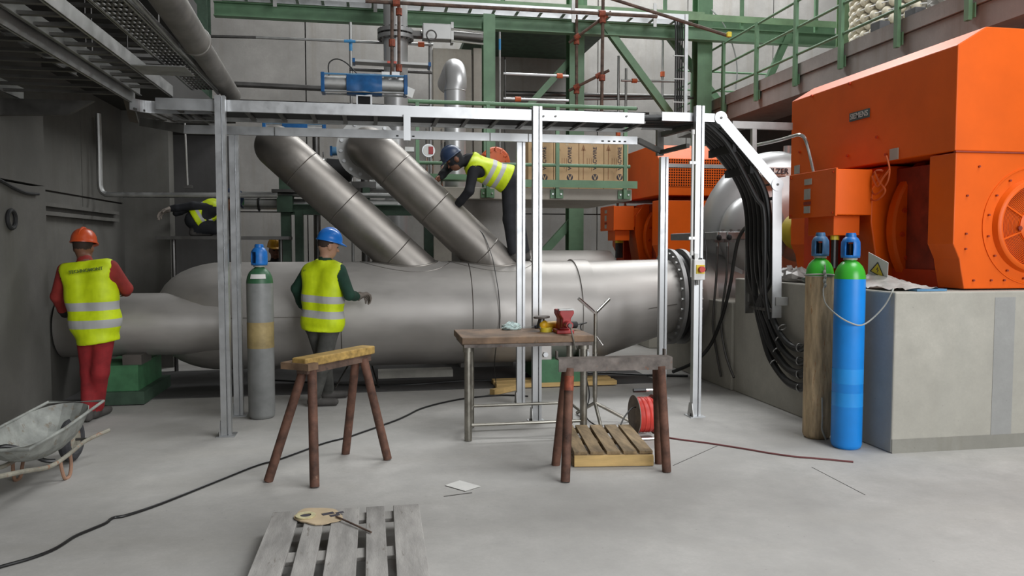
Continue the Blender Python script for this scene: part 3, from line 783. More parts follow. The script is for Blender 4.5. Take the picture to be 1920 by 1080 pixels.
# second length towards the switch post and the drop to the motor
tt = thing('dropping_cable_tray', 'aluminium cable tray bending down from the switch post to the plinth', 'cable tray', (3.4, 7.1, 1.0))
xa, xb = float(Ay(1243, 218, FY + .03)[0]), float(Ay(1338, 218, FY + .03)[0])
zB = (rail_z(1300, 211, FY + .03) + rail_z(1300, 227, FY + .03)) / 2; hB = rail_z(1300, 211, FY + .03) - rail_z(1300, 227, FY + .03)
for yy, mt in ((FY + .05, 'galvanised'), (FY + .60, 'galvanised_dull')):
    c_rail(MB(), (xa, yy, zB), (xb + .02, yy, zB), hB, .02, (0, 1, 0)).build('side_rail', mt, tt, smooth=0)
    P = Ay(1350, 221, yy); Q = Ay(1450, 345, yy)
    P = A(xb + .08, yy, zB + .0); Q = A(3.80, yy, float(Ay(1452, 346, FY + .05)[2])); Rr = A(3.82, yy, rail_z(1455, 596, FY + .05))
    MB().bar(P, Q, .012, .10, (0, 0, 1)).build('side_rail', mt, tt, smooth=0)
    MB().bar(Q, Rr, .012, .095, (1, 0, 0)).build('side_rail', mt, tt, smooth=0)
    for q in (P, Q):
        MB().cyl(q + A(0, -.012, 0), q + A(0, .008, 0), .062, n=24).build('hinge_plate', mt, tt)
        MB().cyl(q + A(0, -.02, 0), q + A(0, .0, 0), .012, n=6).build('bolt', 'dark_steel', tt)
for t in np.linspace(.1, .95, 4):
    q = P * (1 - t) + Q * t; MB().bar(A(q[0] - .03, FY + .05, q[2] - .03), A(q[0] - .03, FY + .6, q[2] - .03), .03, .014).build('rung', 'tray_dark', tt, smooth=0)
for t in np.linspace(.1, .95, 5):
    q = Q * (1 - t) + Rr * t; MB().bar(A(q[0], FY + .05, q[2]), A(q[0], FY + .6, q[2]), .014, .03).build('rung', 'tray_dark', tt, smooth=0)
MB().box((3.80, FY + .03, Rr[2] + .12), (3.925, FY + .055, Rr[2] + .2)).build('wall_bracket', 'galvanised_dull', tt, smooth=0)
MB().box((3.80, FY + .57, Rr[2] + .12), (3.925, FY + .595, Rr[2] + .2)).build('wall_bracket', 'galvanised_dull', tt, smooth=0)
# link arms below the tray
lk = thing('link_bracket', 'dark splayed bracket arms joining the lower rail to the rear post', 'bracket', (2.9, BY, 2.5))
MB().bar(Ay(1196, 263, BY), Ay(1243, 286, BY + .05), .05, .05).build('arm', 'tray_dark', lk, smooth=0)
MB().bar(Ay(1238, 286, BY + .05), Ay(1290, 273, FY + .4), .04, .04).build('arm', 'tray_dark', lk, smooth=0)
MB().bar(Ay(1243, 252, BY), Ay(1300, 236, FY + .3), .05, .05).build('arm', 'tray_dark', lk, smooth=0)
MB().bar(Ay(1207, 222, FY + .3), Ay(1246, 222, FY + .3), .3, .07).build('splice_plate', 'tray_dark', lk, smooth=0)
MB().bar(Ay(1237, 292, BY + .06), Ay(1237, 240, BY + .06), .07, .05, (0, 1, 0)).build('stub_post', 'tray_dark', lk, smooth=0)
# lower rear rail
lr = thing('lower_rail', 'long aluminium strut rail lying along the tops of the rear posts', 'rail', (.5, BY, 2.6))
pl0, pr0 = Ay(345, 243, BY - .05), Ay(1195, 263, BY - .05); pl0[2] = pr0[2] = (rail_z(700, 248, BY - .05) + rail_z(700, 262, BY - .05)) / 2 + .02
c_rail(MB(), pl0, pr0, .078, .03, (0, 1, 0)).build('strut', 'galvanised', lr, smooth=0)
q = Ay(262, 228, 7.85)
c_rail(MB(), q, pl0, .078, .03, (0, 1, 0)).build('strut', 'galvanised_dull', lr, smooth=0)
for px in (1130, 1142, 1152, 1162, 1172, 745, 775):
    z = pl0[2]; q = Ay(px, 260, BY - .056); MB().box((q[0] - .012, BY - .058, z - .02), (q[0] + .012, BY - .052, z - .008)).build('slot', 'dark_hole', lr, smooth=0)
for px in (515, 919, 991):
    q = Ay(px, 260, BY - .056); MB().box((q[0] - .004, BY - .057, pl0[2] - .039), (q[0] + .004, BY - .052, pl0[2] + .039)).build('joint', 'dark_steel', lr, smooth=0)

# left bend and the trays under the low ceiling
lt = thing('curved_cable_tray', 'curved aluminium tray rail bending from under the low ceiling to the overhead tray', 'cable tray', (-1.9, 7.1, 2.7))
ptsb = [A(-1.75, FY + .06, zA), A(-1.62, FY + .06, zA)]
curve = [Az(242, 182, zA + .05), Az(262, 187, zA + .05), Az(290, 190, zA + .05), Az(330, 192, zA + .045), Az(372, 194, zA + .04), Az(410, 196, zA + .03)]
curve = [A(p[0], p[1], zA) for p in curve]
cc = catmull(curve, 5) 
b = MB()
for p, q in zip(cc[:-1], cc[1:]): b.bar(p, q + (q - p) * .05, .006, hA * 1.05)
b.build('side_rail', 'galvanised', lt, smooth=0)
for i in range(2, len(cc), 4):
    MB().bar(cc[i] + A(0, 0, -hA / 2 + .012), cc[i] + A(.05, .5, -hA / 2 + .012), .035, .018).build('rung', 'tray_dark', lt, smooth=0)
c2 = [p + A(.05, .52, 0) for p in cc]; b = MB()
for p, q in zip(c2[:-1], c2[1:]): b.bar(p, q, .006, hA)
b.build('side_rail', 'tray_dark', lt, smooth=0)
MB().bar(Ay(238, 178, 7.2), Ay(252, 228, 7.5), .075, .02, (0, 1, 0)).build('drop_plate', 'tray_dark', lt, smooth=0)
def yray_x(px, py, z): return float(Az(px, py, z)[0])
def ladder(label, xl, xr, z, h, y0, y1, rung, mat='tray_dark', mesh=False, rail_mat='galvanised_dull'):
    o = thing('ceiling_cable_tray', label, 'cable tray', ((xl + xr) / 2, (y0 + y1) / 2, z))
    MB().box((xl - .006, y0, z), (xl + .006, y1, z + h)).build('side_rail', rail_mat, o, smooth=0)
    MB().box((xr - .006, y0, z), (xr + .006, y1, z + h)).build('side_rail', rail_mat, o, smooth=0)
    for xx in (xl, xr):
        s = .02 if xx == xl else -.02
        MB().box((min(xx, xx + s), y0, z), (max(xx, xx + s), y1, z + .004)).build('rail_lip', rail_mat, o, smooth=0)
    n = int((y1 - y0) / rung)
    for i in range(n):
        y = y0 + (i + .5) * rung
        if mesh:
            MB().box((xl, y - .012, z + .006), (xr, y + .012, z + .014)).build('rung', mat, o, smooth=0)
        else: MB().box((xl, y - .02, z + .01), (xr, y + .02, z + .03)).build('rung', mat, o, smooth=0)
    if mesh:
        for i in range(7):
            x = xl + (xr - xl) * (i + .5) / 7; MB().box((x - .008, y0, z + .006), (x + .008, y1, z + .013)).build('slat', mat, o, smooth=0)
    # hanging rods up to the ceiling
    for y in np.arange(y0 + .5, y1, 1.6):
        for xx in (xl, min(xr, -1.68)): MB().cyl((xx, y, z + h - .01), (xx, y, 3.35), .006, n=6).build('hanger_rod', 'dark_steel', o)
    return o
ladder('ladder tray under the low ceiling along the dark wall', -2.80, -1.95, 2.79, .10, 2.2, 7.0, .27)
ladder('ladder tray hanging second from the dark wall under the low ceiling', -1.91, -1.65, 2.86, .09, 2.2, 7.0, .22)
ladder('perforated tray under the low ceiling between the ladder tray and the round duct', -1.47, -1.27, 2.90, .06, 2.2, 6.9, .085, mesh=True)
ladder('upper ladder tray tight against the low ceiling', -2.6, -1.6, 3.12, .08, 2.2, 7.6, .24)
MB().box((-1.62, 5.75, 2.84), (-1.27, 6.05, 2.848)).build('tmp_plate', 'galvanised_dull')
tag(bpy.data.objects['tmp_plate'], 'loose grey metal plate bridging two trays under the low ceiling', 'plate'); bpy.data.objects['tmp_plate'].name = 'tray_plate'
for xx, yy, lbl in ((-.985, 2.2, 'thin galvanised conduit alongside the round duct under the low ceiling'), ):
    tag(MB().cyl((-1.19, yy, 2.92), (-1.30, 7.1, 2.92), .014, n=8).build('ceiling_conduit', 'galvanised_dull'), lbl, 'conduit')
dct = thing('round_duct', 'round grey duct running back along the edge of the low ceiling', 'duct', (-.93, 5, 2.85))
def dx(y): return -1.115 - .05 * (y - 4.7)
MB().cyl((dx(1.8), 1.8, 2.98), (dx(5.6), 5.6, 2.98), .092, n=28).build('pipe', 'duct_grey', dct)
MB().cyl((dx(5.55), 5.55, 2.98), (dx(7.5), 7.5, 2.98), .078, n=28).build('pipe', 'duct_grey', dct)
MB().torus((dx(5.58), 5.58, 2.98), (0, 1, 0), .09, .012, 28, 8).build('joint', 'duct_grey', dct)
MB().bar((dx(4.4), 4.4, 3.07), (-1.67, 4.4, 3.4), .03, .006).build('hanger', 'dark_steel', dct, smooth=0)
ca = thing('cantilever_arm', 'flat cantilever arm reaching from the dark wall to the trays', 'bracket', (-2.6, 6.85, 2.66))
MB().prism([(-3.05, 6.85, 2.78), (-3.05, 6.85, 2.64), (-2.42, 6.85, 2.66), (-2.22, 6.85, 2.78)], (0, .05, 0)).build('arm', 'tray_dark', ca, smooth=0)
MB().box((-3.02, 6.80, 2.2), (-2.98, 6.95, 2.9)).build('wall_plate', 'tray_dark', ca, smooth=0)

# cables dropping down the tray
cb = thing('cable_bundle', 'bundle of thick black cables coming down the tray and looping along the plinth', 'cables', (3.6, 7.1, .3))
Qz = float(Ay(1452, 346, FY + .05)[2])
bott = [.33, .45, .56, .66, .72, .80]
for k in range(6):
    y = FY + .13 + .085 * k
    pts = [A(2.45, y, zB - .01 + .01 * (k % 2)), A(3.0, y, zB), A(3.2, y, zB - .06), A(3.5, y, (zB + Qz) / 2 - .03), A(3.70, y, Qz - .03), A(3.765, y, Qz - .3), A(3.775, y, 1.6), A(3.775, y - .01, 1.2)]
    loop = [[(1421, 575), (1432, 625), (1447, 675), (1472, 712), (1497, 727), (1517, 724), (1532, 705), (1540, 670)],
            [(1427, 575), (1438, 615), (1452, 655), (1475, 688), (1498, 702), (1517, 697), (1532, 675), (1540, 640)],
            [(1433, 575), (1444, 608), (1458, 640), (1478, 667), (1499, 680), (1517, 672), (1531, 650), (1538, 620)],
            [(1440, 575), (1450, 600), (1463, 627), (1482, 648), (1500, 654), (1515, 645), (1525, 620), (1530, 590)]]
    pts[-1] = A(3.80, y, 1.3)
    lo_ = loop[min(k, 3)] if k < 4 else [(x - 3 * (k - 3), y2 - 4) for x, y2 in loop[k - 4]]
    pts += [Ax(x, y2, 3.84 + .012 * (i_ > 2)) for i_, (x, y2) in enumerate(lo_)]
    MB().tube(pts, .031, 10, 7).build('cable', 'black_rubber', cb)
MB().tube([A(3.0, FY + .10, zB + .02), A(3.3, FY + .10, zB - .22), A(3.6, FY + .10, Qz - .1), A(3.7, FY + .1, 1.9), A(3.72, FY + .1, 1.2), A(3.74, FY + .05, .9)], .022, 10, 7).build('cable', 'black_rubber', cb)
for zz in (2.55, 2.35):
    t = (zB - zz) / (zB - Qz); x = 3.2 + .55 * t
    MB().bar(A(x - .05, FY + .08, zz - .02), A(x - .05, FY + .62, zz - .02), .035, .075).build('cable_clamp', 'black_matte', cb, smooth=0)
for k in range(4):
    for j, yy in enumerate((6.75, 6.25)):
        cpt = Ax(*[(1452 + 5 * k, 668 - 22 * k + 12), (1500, 727 - 25 * k)][j], 3.85)
        MB().torus(cpt, (0, 1, [-.8, .15][j] * -1), .036, .007, 14, 6).build('cable_tie', 'galvanised_dull', cb)

# isolator switch and conduit on the post
sw = thing('isolator_switch', 'grey isolator switch with a red and yellow knob fixed to the post', 'switch', (3.0, FY - .1, 1.3))
c = Ay(1312, 506, FY - .10)
MB().box((c[0] - .055, FY - .10, c[2] - .095), (c[0] + .055, FY - .03, c[2] + .095)).build('box', 'plastic_white', sw, smooth=0, bevel=.008)
kb = MB().box((c[0] - .035, FY - .108, c[2] - .035), (c[0] + .045, FY - .10, c[2] + .045)).build('yellow_plate', 'sign_yellow', sw, smooth=0)
MB().cyl((c[0] + .008, FY - .145, c[2] + .005), (c[0] + .008, FY - .108, c[2] + .005), .028, n=20).build('knob', 'reel_red', kb)
MB().box((c[0] - .045, FY - .09, c[2] + .095), (c[0] - .01, FY - .05, c[2] + .15)).build('gland', 'plastic_white', sw, smooth=0)
MB().cyl((c[0], FY - .07, c[2] - .14), (c[0], FY - .07, c[2] - .095), .014, n=10).build('gland', 'galvanised_dull', sw)
cx = float(Ay(1297, 300, FY - .03)[0])
zc_, zd_ = rail_z(1297, 247, FY - .06), rail_z(1295, 475, FY - .06)
MB().cyl((cx, FY - .05, zd_), (cx, FY - .05, zc_), .012, n=12).build('conduit', 'plastic_white', sw)
for z in (zc_, zd_): MB().cyl((cx, FY - .05, z - .02), (cx, FY - .05, z + .02), .017, n=12).build('end_cap', 'plastic_white', sw)
MB().cyl((cx, FY - .05, zd_ - .22), (cx, FY - .05, zd_ - .04), .008, n=10).build('conduit', 'plastic_white', sw)
for z in (zc_ - .28, zd_ + .14): MB().box((cx - .03, FY - .06, z - .012), (cx + .05, FY - .032, z + .012)).build('clip', 'galvanised', sw, smooth=0)
MB().tube([(cx, FY - .05, zd_), (cx + .02, FY - .07, zd_ - .05), (cx + .07, FY - .08, zd_ - .05), (c[0] + .03, FY - .07, c[2] + .1)], .009, 8, 5).build('cable', 'black_rubber', sw)
MB().tube([(c[0] + .055, FY - .06, c[2] - .02), (c[0] + .1, FY - .02, c[2] + .02), (c[0] + .15, FY + .1, c[2] + .2), (c[0] + .16, FY + .2, c[2] + .38)], .009, 8, 5).build('cable', 'black_rubber', sw)

# ================================================================== GAS CYLINDERS
def gas_cylinder(label, x, y, h, r, body, shoulder, cap, extra=None):
    o = thing('gas_cylinder', label, 'gas cylinder', (x, y, 0), 'gas cylinders')
    hs = h - .36
    MB().lathe((x, y, 0), (0, 0, 1), [(0, r * .80), (.012, r * .93), (.035, r), (hs, r)], 40).build('body', body, o)
    MB().lathe((x, y, hs), (0, 0, 1), [(0, r), (.02, r * .99), (.06, r * .93), (.10, r * .78), (.13, r * .55), (.145, r * .36), (.16, r * .34)], 40).build('shoulder', shoulder, o)
    MB().cyl((x, y, hs + .15), (x, y, hs + .17), r * .45, n=24).build('neck_ring', 'label_grey', o)
    zc = hs + .165
    n = 40; prof = [(0, r * .60), (.02, r * .62), (.08, r * .62), (.125, r * .60), (.155, r * .46), (.165, r * .34), (.18, r * .34), (.195, r * .30)]
    b = MB(); vs = []; fs = []
    for t, rr in prof:
        for i in range(n):
            a = 2 * math.pi * i / n; vs.append((x + rr * math.cos(a), y + rr * math.sin(a), zc + t))
    for k in range(len(prof) - 1):
        for i in range(n):
            a = math.degrees(2 * math.pi * (i + .5) / n)
            if k == 1 + 0 and (205 < a < 250 or 25 < a < 70): continue      # the windows in the cap
            if k == 2 and (205 < a < 250 or 25 < a < 70): continue
            j = (i + 1) % n; fs.append((k * n + i, k * n + j, (k + 1) * n + j, (k + 1) * n + i))
    fs.append(tuple(range((len(prof) - 1) * n, len(prof) * n)))
    b.add(vs, fs); co = b.build('valve_cap', cap, o, recalc=False)
    md = co.modifiers.new('thick', 'SOLIDIFY'); md.thickness = .008; md.offset = -1
    MB().cyl((x, y, zc), (x, y, zc + .11), r * .2, n=12).build('valve', 'dark_steel', co)
    if extra: extra(o, x, y, h, r, hs)
    return o
def blue_extra(o, x, y, h, r, hs):
    for z0, z1 in ((.34, .45), (.52, .64)):
        part_label(MB().lathe((x, y, z0), (0, 0, 1), [(0, r + .0008), (z1 - z0, r + .0008)], 40, close=False).build('film_band', 'blue_film', o), 'glossy clear film band')
def wood_extra(o, x, y, h, r, hs):
    MB().torus((x, y, hs), (0, 0, 1), r, .004, 36, 6).build('paint_edge', 'label_grey', o)
def grey_extra(o, x, y, h, r, hs):
    part_label(MB().lathe((x, y, .66), (0, 0, 1), [(0, r + .001), (.24, r + .001)], 40, close=False).build('paint_band', 'cyl_band', o), 'yellowed band')
    b = MB(); vs = []; n = 10
    for i in range(n + 1):
        a = math.radians(235 + 70 * i / n)
        for z, rr in ((hs + .045, r * 1.0), (hs + .085, r * .93)): vs.append((x + rr * math.cos(a), y + rr * math.sin(a), z))
    b.add(vs, [(2 * i, 2 * i + 2, 2 * i + 3, 2 * i + 1) for i in range(n)]).build('label_sticker', 'paper', o, recalc=False)
gas_cylinder('bright blue gas cylinder with a green shoulder standing by the plinth', 3.705, 5.53, 1.705, .116, 'blue_cylinder', 'cyl_green', 'blue_cap', blue_extra)
gas_cylinder('brown peeling gas cylinder with a green shoulder and a rope round its neck', 3.655, 5.87, 1.715, .112, 'peeled_wood', 'cyl_green', 'blue_cap_dull', wood_extra)
gas_cylinder('grey gas cylinder with a yellowed band standing by the aluminium posts', -1.035, 7.47, 1.62, .120, 'cyl_grey', 'cyl_dkgreen', 'blue_cap', grey_extra)
rp = thing('rope', 'pale rope hanging from the brown cylinder to the top of the plinth', 'rope', (3.8, 5.5, .9))
MB().tube([(3.62, 5.745, 1.45), (3.63, 5.743, 1.33), (3.605, 5.735, 1.24), (3.565, 5.63, 1.14), (3.568, 5.47, 1.06), (3.63, 5.40, 1.01), (3.72, 5.398, .99), (3.81, 5.405, 1.03), (3.89, 5.36, 1.14), (3.945, 5.34, 1.262), (4.05, 5.5, 1.262), (4.15, 5.7, 1.262)], .006, 6, 6).build('strand', 'rope', rp)
MB().torus((3.655, 5.87, 1.36), (0.05, 0.1, 1), .117, .007, 30, 6).build('loop', 'rope', rp)
for i in range(4): MB().ball((3.62 + .006 * (i % 2), 5.745, 1.39 - i * .035), (.014, .012, .022), 8, 6).build('knot', 'rope', rp)
MB().tube([(3.62, 5.745, .36), (3.625, 5.742, .2), (3.62, 5.735, .1), (3.65, 5.72, .012)], .007, 6, 5).build('tail', 'rope', rp)

# ================================================================== TRESTLES
lz = .80
tl = thing('trestle', 'rusty tube trestle with a timber laid along its top', 'trestle', (-.3, 5.6, 0))
fL = [Az(503, 903), Az(590, 914), Az(648, 851), Az(727, 862)]
topA, topB = Ay(566, 700, 5.35), Ay(687, 683, 5.92)
topA[2] = topB[2] = .765
dirv = nrm((topB - topA) * A(1, 1, 0)); sidev = A(dirv[1], -dirv[0], 0)
for i, f in enumerate(fL):
    t = topA + dirv * .06 if i < 2 else topB - dirv * .08
    t = t + sidev * (.035 if i % 2 else -.035)
    MB().cyl(f + A(0, 0, .004), t, .032, n=14).build('leg', 'rust_steel', tl)
MB().bar(topA, topB, .09, .05).build('cross_beam', 'rust_tube', tl, smooth=0)
MB().bar(topA - dirv * .03 + A(0, 0, .055), topB + dirv * .03 + A(0, 0, .055), .12, .06).build('timber', 'timber_yellow', tl, smooth=0, bevel=.008)
MB().bar(topA - sidev * .14 + A(0, 0, .03), topA + sidev * .10 + A(0, 0, .03), .10, .045).build('end_block', 'bench_wood', tl, smooth=0)
t2 = thing('trestle', 'rusty tube trestle with a bare steel angle on top, standing over the small pallet', 'trestle', (1.65, 5.25, 0))
fR = [Az(1042, 872), Az(1060, 904), Az(1236, 869), Az(1250, 885)]
TA, TB = Ay(1052, 692, 5.22), Ay(1250, 692, 5.20); TA[2] = TB[2] = .755
for i, f in enumerate(fR):
    t = (TA + A(.05, 0, 0) if i < 2 else TB - A(.06, 0, 0)) + A(0, .04 if i % 2 == 0 else -.04, 0)
    MB().cyl(f + A(0, 0, .004), t, .032, n=14).build('leg', 'rust_steel', t2)
MB().bar(TA + A(-.03, -.055, .02), TB + A(.02, -.055, .02), .008, .085).build('angle_web', 'angle_steel', t2, smooth=0)
MB().bar(TA + A(-.03, 0, .062), TB + A(.02, 0, .062), .11, .008).build('angle_flange', 'angle_steel', t2, smooth=0)
for p in (TA + A(-.02, .05, .08), TB + A(.0, .05, .08)): MB().box(p - A(.006, .02, .03), p + A(.006, .02, .03)).build('stop', 'angle_steel', t2, smooth=0)
tq = TA + A(.05, -.04, 0)
MB().cyl(fR[1] * .20 + tq * .80, fR[1] * .07 + tq * .93, .0335, n=14).build('paint_patch', 'rust_coupler', t2)

# ================================================================== WORKBENCH AND TOOLS
bz = .865
wb = thing('workbench', 'rough workbench with a worn dark wooden top on steel tube legs', 'workbench', (1.25, 6.6, 0))
tp = [Az(867, 626, bz), Az(1086, 630, bz), Az(1062, 611, bz), Az(893, 612, bz)]
bx0, bx1, by0, by1 = .70, 1.80, 6.16, 6.80
MB().box((bx0, by0, bz - .055), (bx1, by1, bz)).build('top', 'bench_wood', wb, smooth=0, bevel=.006)
MB().box((bx0 + .02, by0 + .02, bz - .085), (bx1 - .02, by1 - .02, bz - .055)).build('top_frame', 'angle_steel', wb, smooth=0)
lg = [(.76, 6.26), (1.74, 6.26), (.84, 6.73), (1.74, 6.73)]
for x, y in lg:
    l = MB().cyl((x, y, .004), (x, y, bz - .085), .031, n=16).build('leg', 'bench_steel', wb)
    MB().cyl((x, y, bz - .125), (x, y, bz - .085), .042, n=16).build('collar', 'bench_steel', l)
for p, q in (((.76, 6.26, .13), (1.74, 6.26, .13)), ((.86, 6.73, .19), (1.74, 6.73, .19)), ((.76, 6.26, .19), (.86, 6.73, .19)), ((1.74, 6.26, .19), (1.74, 6.73, .19))):
    MB().cyl(p, q, .014, n=10).build('stretcher', 'bench_steel', wb)
vc = thing('bench_vice', 'red bench vice clamped on the workbench', 'vice', (1.58, 6.36, bz))
vx, vy = float(Ay(1059, 600, 6.33)[0]), 6.36
MB().box((vx - .075, vy - .06, bz), (vx + .075, vy + .10, bz + .03)).build('base', 'vice_red', vc, smooth=0, bevel=.006)
MB().prism([(vx - .045, vy - .03, bz + .03), (vx + .045, vy - .03, bz + .03), (vx + .04, vy - .03, bz + .12), (vx + .062, vy - .03, bz + .165), (vx + .062, vy - .03, bz + .20), (vx - .062, vy - .03, bz + .20), (vx - .062, vy - .03, bz + .165), (vx - .04, vy - .03, bz + .12)], (0, .14, 0)).build('fixed_jaw', 'vice_red', vc, smooth=0, bevel=.008)
MB().prism([(vx - .04, vy - .10, bz + .05), (vx + .04, vy - .10, bz + .05), (vx + .036, vy - .10, bz + .13), (vx + .062, vy - .10, bz + .17), (vx + .062, vy - .10, bz + .20), (vx - .062, vy - .10, bz + .20), (vx - .062, vy - .10, bz + .17), (vx - .036, vy - .10, bz + .13)], (0, .06, 0)).build('moving_jaw', 'vice_red', vc, smooth=0, bevel=.008)
MB().box((vx - .065, vy - .10, bz + .20), (vx + .065, vy - .042, bz + .212)).build('jaw_plate', 'galvanised_dull', vc, smooth=0)
MB().cyl((vx, vy - .20, bz + .085), (vx, vy - .09, bz + .085), .03, n=16).build('screw_boss', 'vice_red', vc)
MB().cyl((vx, vy - .22, bz + .085), (vx, vy - .19, bz + .085), .018, n=12).build('screw', 'dark_steel', vc)
MB().cyl((vx - .0, vy - .205, bz + .09), (vx + .05, vy - .205, bz - .115), .007, n=8).build('handle', 'bench_steel', vc)
gr = thing('angle_grinder', 'yellow angle grinder lying beside the red vice', 'grinder', (1.45, 6.5, bz))
g0 = Ay(1022, 622, 6.50); g0[2] = bz
MB().cyl(g0 + A(-.01, 0, .05), g0 + A(.21, .05, .05), .036, n=16).build('body', 'tool_yellow', gr)
MB().ball(g0 + A(-.02, 0, .055), (.048, .045, .048), 14, 10).build('gear_head', 'tool_yellow', gr)
MB().cyl(g0 + A(-.045, 0, .03), g0 + A(-.03, 0, .115), .036, .026, n=16).build('spindle', 'dark_steel', gr)
MB().lathe(g0 + A(-.03, 0, .118), (-.05, 0, 1), [(0, .07), (.006, .072), (.016, .068), (.02, .03)], 28).build('disc', 'angle_steel', gr)
MB().cyl(g0 + A(.20, .05, .05), g0 + A(.30, .08, .045), .03, n=14).build('handle', 'black_matte', gr)
tag(MB().tube([g0 + A(.30, .08, .045), g0 + A(.40, .10, .06), A(1.81, 6.62, bz + .03), A(1.835, 6.60, bz - .1), A(1.84, 6.58, .5), A(1.86, 6.5, .3), A(1.80, 6.40, .14), A(1.86, 6.25, .08), A(1.98, 6.10, .07), A(2.05, 6.0, .1)], .006, 6, 6).build('tool_cord', 'black_rubber'), 'thin black cord running from the grinder down behind the trestle', 'cord')
tpe = thing('tape_roll', 'roll of yellow tape lying at the front of the workbench', 'tape', (1.4, 6.3, bz))
t0 = Az(1024, 622, bz)
MB().lathe((t0[0], t0[1], bz), (0, 0, 1), [(0, .03), (0, .055), (.038, .055), (.038, .03), (0, .03)], 32, close=False).build('roll', 'tape_yellow', tpe)
MB().lathe((t0[0], t0[1], bz + .002), (0, 0, 1), [(0, .025), (0, .031), (.034, .031), (.034, .025), (0, .025)], 24, close=False).build('core', 'cardboard_pale', tpe)
kf = thing('knife', 'small knife with a dark blue handle on the workbench', 'knife', (1.3, 6.4, bz))
k0 = Az(1002, 616, bz)
MB().bar(k0 + A(-.10, .02, .012), k0 + A(0, 0, .016), .018, .004).build('blade', 'galvanised_dull', kf, smooth=0)
MB().bar(k0 + A(0, 0, .016), k0 + A(.12, -.02, .018), .03, .028).build('handle', 'tool_navy', kf, smooth=0, bevel=.006)
def crumple(name, label, c, rx, ry, rz, mat, seed, cat):
    rng = random.Random(seed); b = MB(); b.ball(c + A(0, 0, rz * .55), (rx, ry, rz), 18, 12)
    o = np.asarray(c)
    vv = []
    for p in b.v:
        p = np.array(p); k = 1 + rng.uniform(-.28, .22)
        p = o + (p - o) * A(k, k, 1 + rng.uniform(-.4, .25)); p[2] = max(p[2], o[2] + .001); vv.append(tuple(p))
    b.v = vv
    return tag(b.build(name, mat, smooth=20), label, cat)
crumple('cleaning_rag', 'crumpled pale mint cleaning rag on the workbench', Az(958, 618, bz), .085, .05, .04, 'cloth_mint', 3, 'rag')

# ================================================================== PIPE STAND, REEL, PALLETS
st = thing('pipe_stand', 'steel tripod pipe stand with a forked top in front of the large pipe', 'pipe stand', (1.95, 6.75, 0))
sx, sy = 1.975, 6.72
zf0 = float(Ay(1114, 583, sy)[2]); zk = float(Ay(1117, 755, sy)[2])
MB().cyl((sx, sy, zk - .02), (sx, sy, zf0), .017, n=12).build('pole', 'bench_steel', st)
MB().cyl((sx, sy, zk + .05), (sx, sy, zk + .45), .022, n=12).build('sleeve', 'bench_steel', st)
for px, py in ((1085, 560), (1142, 561)):
    q = Ay(px, py, sy - (.08 if px < 1100 else -.08)); MB().cyl((sx, sy, zf0 - .02), q, .015, n=12).build('fork_arm', 'chrome', st)
for px, py in ((1082, 777), (1180, 792), (1127, 804)):
    q = Az(px, py); q[2] = .015; MB().cyl((sx, sy, zk), q, .0155, n=12).build('leg', 'bench_steel', st)
q = Ay(1130, 648, sy - .05); MB().cyl((sx, sy, q[2] + .09), q, .008, n=8).build('locking_bar', 'chrome', st)
cr = thing('cable_reel', 'cable reel wound with red cord standing by the trestle', 'cable reel', (2.15, 6.0, 0))
rc = Az(1205, 826); rx_, ry_ = rc[0] + .05, rc[1] + .12
MB().lathe((rx_ - .075, ry_, .19), (1, 0, 0), [(0, .06), (0, .135), (.03, .145), (.12, .145), (.15, .135), (.15, .06)], 32).build('cord_winding', 'reel_red', cr)
for i in range(5): MB().torus((rx_ - .055 + i * .028, ry_, .19), (1, .12 * (i % 3 - 1), .06), .142, .008, 32, 6).build('cord_turn', 'reel_red', cr)
for s in (-1, 1): MB().cyl((rx_ + s * .085, ry_, .19), (rx_ + s * .078, ry_, .19), .165, n=32).build('side_disc', 'glove_grey', cr)
fr = [A(rx_ + .10, ry_ - .12, .013), A(rx_ - .09, ry_ - .12, .013), A(rx_ - .11, ry_ + .12, .013), A(rx_ + .11, ry_ + .12, .013), A(rx_ + .12, ry_, .12), A(rx_ + .12, ry_ - .0, .38), A(rx_ + .09, ry_ - .02, .40), A(rx_ - .03, ry_ - .02, .40)]
MB().tube(fr, .011, 8).build('frame', 'chrome', cr)
MB().cyl((rx_ - .10, ry_ - .02, .40), (rx_ + .01, ry_ - .02, .40), .017, n=10).build('grip', 'black_rubber', cr)
MB().tube([(rx_ - .07, ry_ - .05, .26), (rx_ - .12, ry_ - .05, .26), (rx_ - .2, ry_ - .1, .2), (rx_ - .25, ry_ - .15, .145)], .006, 6, 5).build('lead', 'black_rubber', cr)

